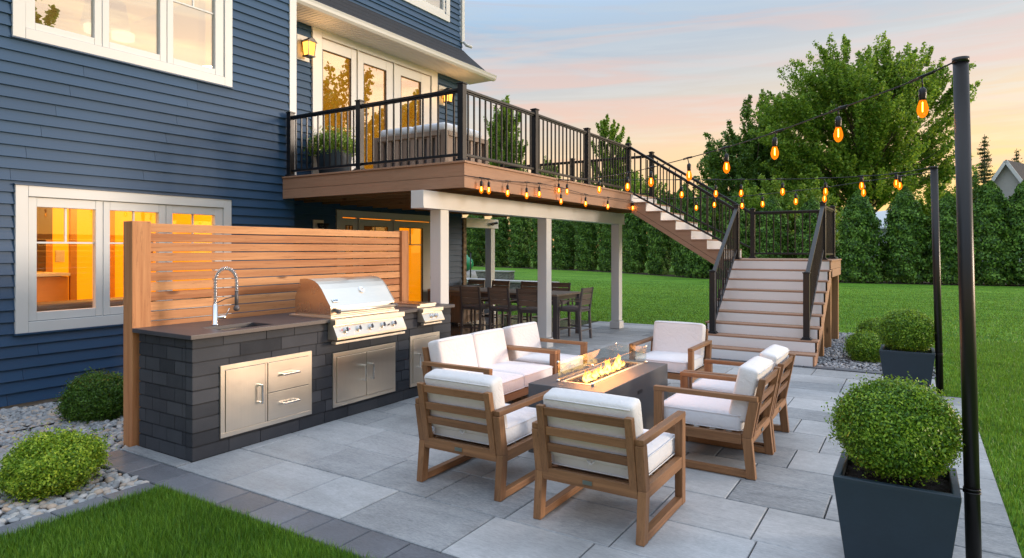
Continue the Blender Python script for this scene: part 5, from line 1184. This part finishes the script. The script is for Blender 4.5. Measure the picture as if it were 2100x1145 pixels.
gable_house(1893,47,math.radians(-62),3.0,8,3.6,4.8,'white neighbour house glimpsed between hedge trees behind the second pole','neighbour_white','neighbour_white',[(-.5,.5,3.0,3.9)])
gable_house(1700,50,math.radians(-50),6,9,2.9,4.6,'white neighbour house mostly hidden behind the landing','neighbour_white','shingle',[(-1.5,-.5,1.2,2.4)])

# ================================================================== LIGHT, SKY, CAMERA
SUN_AZ, SUN_EL = math.radians(-57), math.radians(8.5)
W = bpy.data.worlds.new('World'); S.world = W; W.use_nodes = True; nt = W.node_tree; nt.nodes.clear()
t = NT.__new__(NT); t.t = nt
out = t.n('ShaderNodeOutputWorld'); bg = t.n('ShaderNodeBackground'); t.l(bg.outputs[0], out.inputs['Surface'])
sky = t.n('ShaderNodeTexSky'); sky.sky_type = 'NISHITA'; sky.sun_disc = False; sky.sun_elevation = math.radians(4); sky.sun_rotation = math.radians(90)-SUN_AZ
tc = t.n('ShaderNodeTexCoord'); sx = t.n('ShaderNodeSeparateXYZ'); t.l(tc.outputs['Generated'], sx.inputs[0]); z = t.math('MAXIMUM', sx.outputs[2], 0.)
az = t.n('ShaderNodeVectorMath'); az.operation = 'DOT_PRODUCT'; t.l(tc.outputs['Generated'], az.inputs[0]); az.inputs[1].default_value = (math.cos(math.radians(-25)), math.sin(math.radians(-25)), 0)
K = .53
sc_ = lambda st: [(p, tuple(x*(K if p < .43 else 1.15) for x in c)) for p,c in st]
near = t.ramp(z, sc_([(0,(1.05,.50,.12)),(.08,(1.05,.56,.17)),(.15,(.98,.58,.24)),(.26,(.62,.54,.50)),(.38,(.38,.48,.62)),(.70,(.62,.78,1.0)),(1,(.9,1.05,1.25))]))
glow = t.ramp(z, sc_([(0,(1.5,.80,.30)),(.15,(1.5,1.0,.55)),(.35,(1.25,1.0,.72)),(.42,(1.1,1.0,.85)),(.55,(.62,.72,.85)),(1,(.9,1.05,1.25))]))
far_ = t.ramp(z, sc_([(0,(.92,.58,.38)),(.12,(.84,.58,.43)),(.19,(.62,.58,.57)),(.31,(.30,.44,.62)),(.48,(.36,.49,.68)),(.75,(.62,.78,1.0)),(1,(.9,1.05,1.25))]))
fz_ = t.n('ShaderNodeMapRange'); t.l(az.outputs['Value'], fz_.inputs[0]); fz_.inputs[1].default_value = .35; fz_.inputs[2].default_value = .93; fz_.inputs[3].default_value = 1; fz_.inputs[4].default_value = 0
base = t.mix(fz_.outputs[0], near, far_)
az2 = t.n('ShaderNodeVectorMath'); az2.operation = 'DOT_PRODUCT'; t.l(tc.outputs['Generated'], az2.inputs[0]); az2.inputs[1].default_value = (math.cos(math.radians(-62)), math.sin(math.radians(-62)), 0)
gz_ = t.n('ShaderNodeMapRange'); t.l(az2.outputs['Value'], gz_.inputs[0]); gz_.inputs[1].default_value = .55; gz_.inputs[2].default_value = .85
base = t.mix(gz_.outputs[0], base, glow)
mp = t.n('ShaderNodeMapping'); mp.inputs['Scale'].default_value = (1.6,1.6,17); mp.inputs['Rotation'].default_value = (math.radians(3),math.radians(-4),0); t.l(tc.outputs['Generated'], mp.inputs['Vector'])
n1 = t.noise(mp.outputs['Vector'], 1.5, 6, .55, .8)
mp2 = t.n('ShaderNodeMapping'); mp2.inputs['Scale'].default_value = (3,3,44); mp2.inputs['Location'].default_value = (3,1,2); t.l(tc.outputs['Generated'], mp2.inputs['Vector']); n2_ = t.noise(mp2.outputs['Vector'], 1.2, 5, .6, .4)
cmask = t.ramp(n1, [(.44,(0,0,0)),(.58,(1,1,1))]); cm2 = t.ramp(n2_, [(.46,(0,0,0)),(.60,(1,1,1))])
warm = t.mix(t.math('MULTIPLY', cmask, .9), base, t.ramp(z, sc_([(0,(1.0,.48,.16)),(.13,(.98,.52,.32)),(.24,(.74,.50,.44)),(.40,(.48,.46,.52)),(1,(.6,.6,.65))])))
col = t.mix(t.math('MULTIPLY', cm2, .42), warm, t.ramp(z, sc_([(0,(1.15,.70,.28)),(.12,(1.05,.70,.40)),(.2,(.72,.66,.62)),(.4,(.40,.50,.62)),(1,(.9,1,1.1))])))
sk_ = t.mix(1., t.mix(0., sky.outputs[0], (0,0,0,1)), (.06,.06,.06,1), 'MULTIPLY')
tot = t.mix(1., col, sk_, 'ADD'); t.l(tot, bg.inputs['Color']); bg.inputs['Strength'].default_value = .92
sun = bpy.data.lights.new('sun', 'SUN'); sun.energy = 1.35; sun.angle = math.radians(12); sun.color = (1,.82,.66)
so = bpy.data.objects.new('sun', sun); COL.objects.link(so)
sd = Vector((math.cos(SUN_EL)*math.cos(SUN_AZ), math.cos(SUN_EL)*math.sin(SUN_AZ), math.sin(SUN_EL))); so.rotation_euler = sd.to_track_quat('Z','Y').to_euler(); so.location = (0,-20,20)
cam = bpy.data.cameras.new('camera'); co = bpy.data.objects.new('camera', cam); COL.objects.link(co); S.camera = co
co.location = (0,0,1.62); co.rotation_euler = (math.radians(90),0,YAW-math.radians(90)); cam.sensor_width = 36; cam.lens = 1315.7/2100*36; cam.shift_y = -61.5/2100; cam.clip_end = 800; cam.clip_start = .05
S.view_settings.view_transform = 'Standard'; S.view_settings.look = 'None'; S.view_settings.exposure = .95; S.view_settings.gamma = 1
S.cycles.max_bounces = 8; S.cycles.transparent_max_bounces = 24; S.cycles.use_denoising = True; S.cycles.sample_clamp_indirect = 6
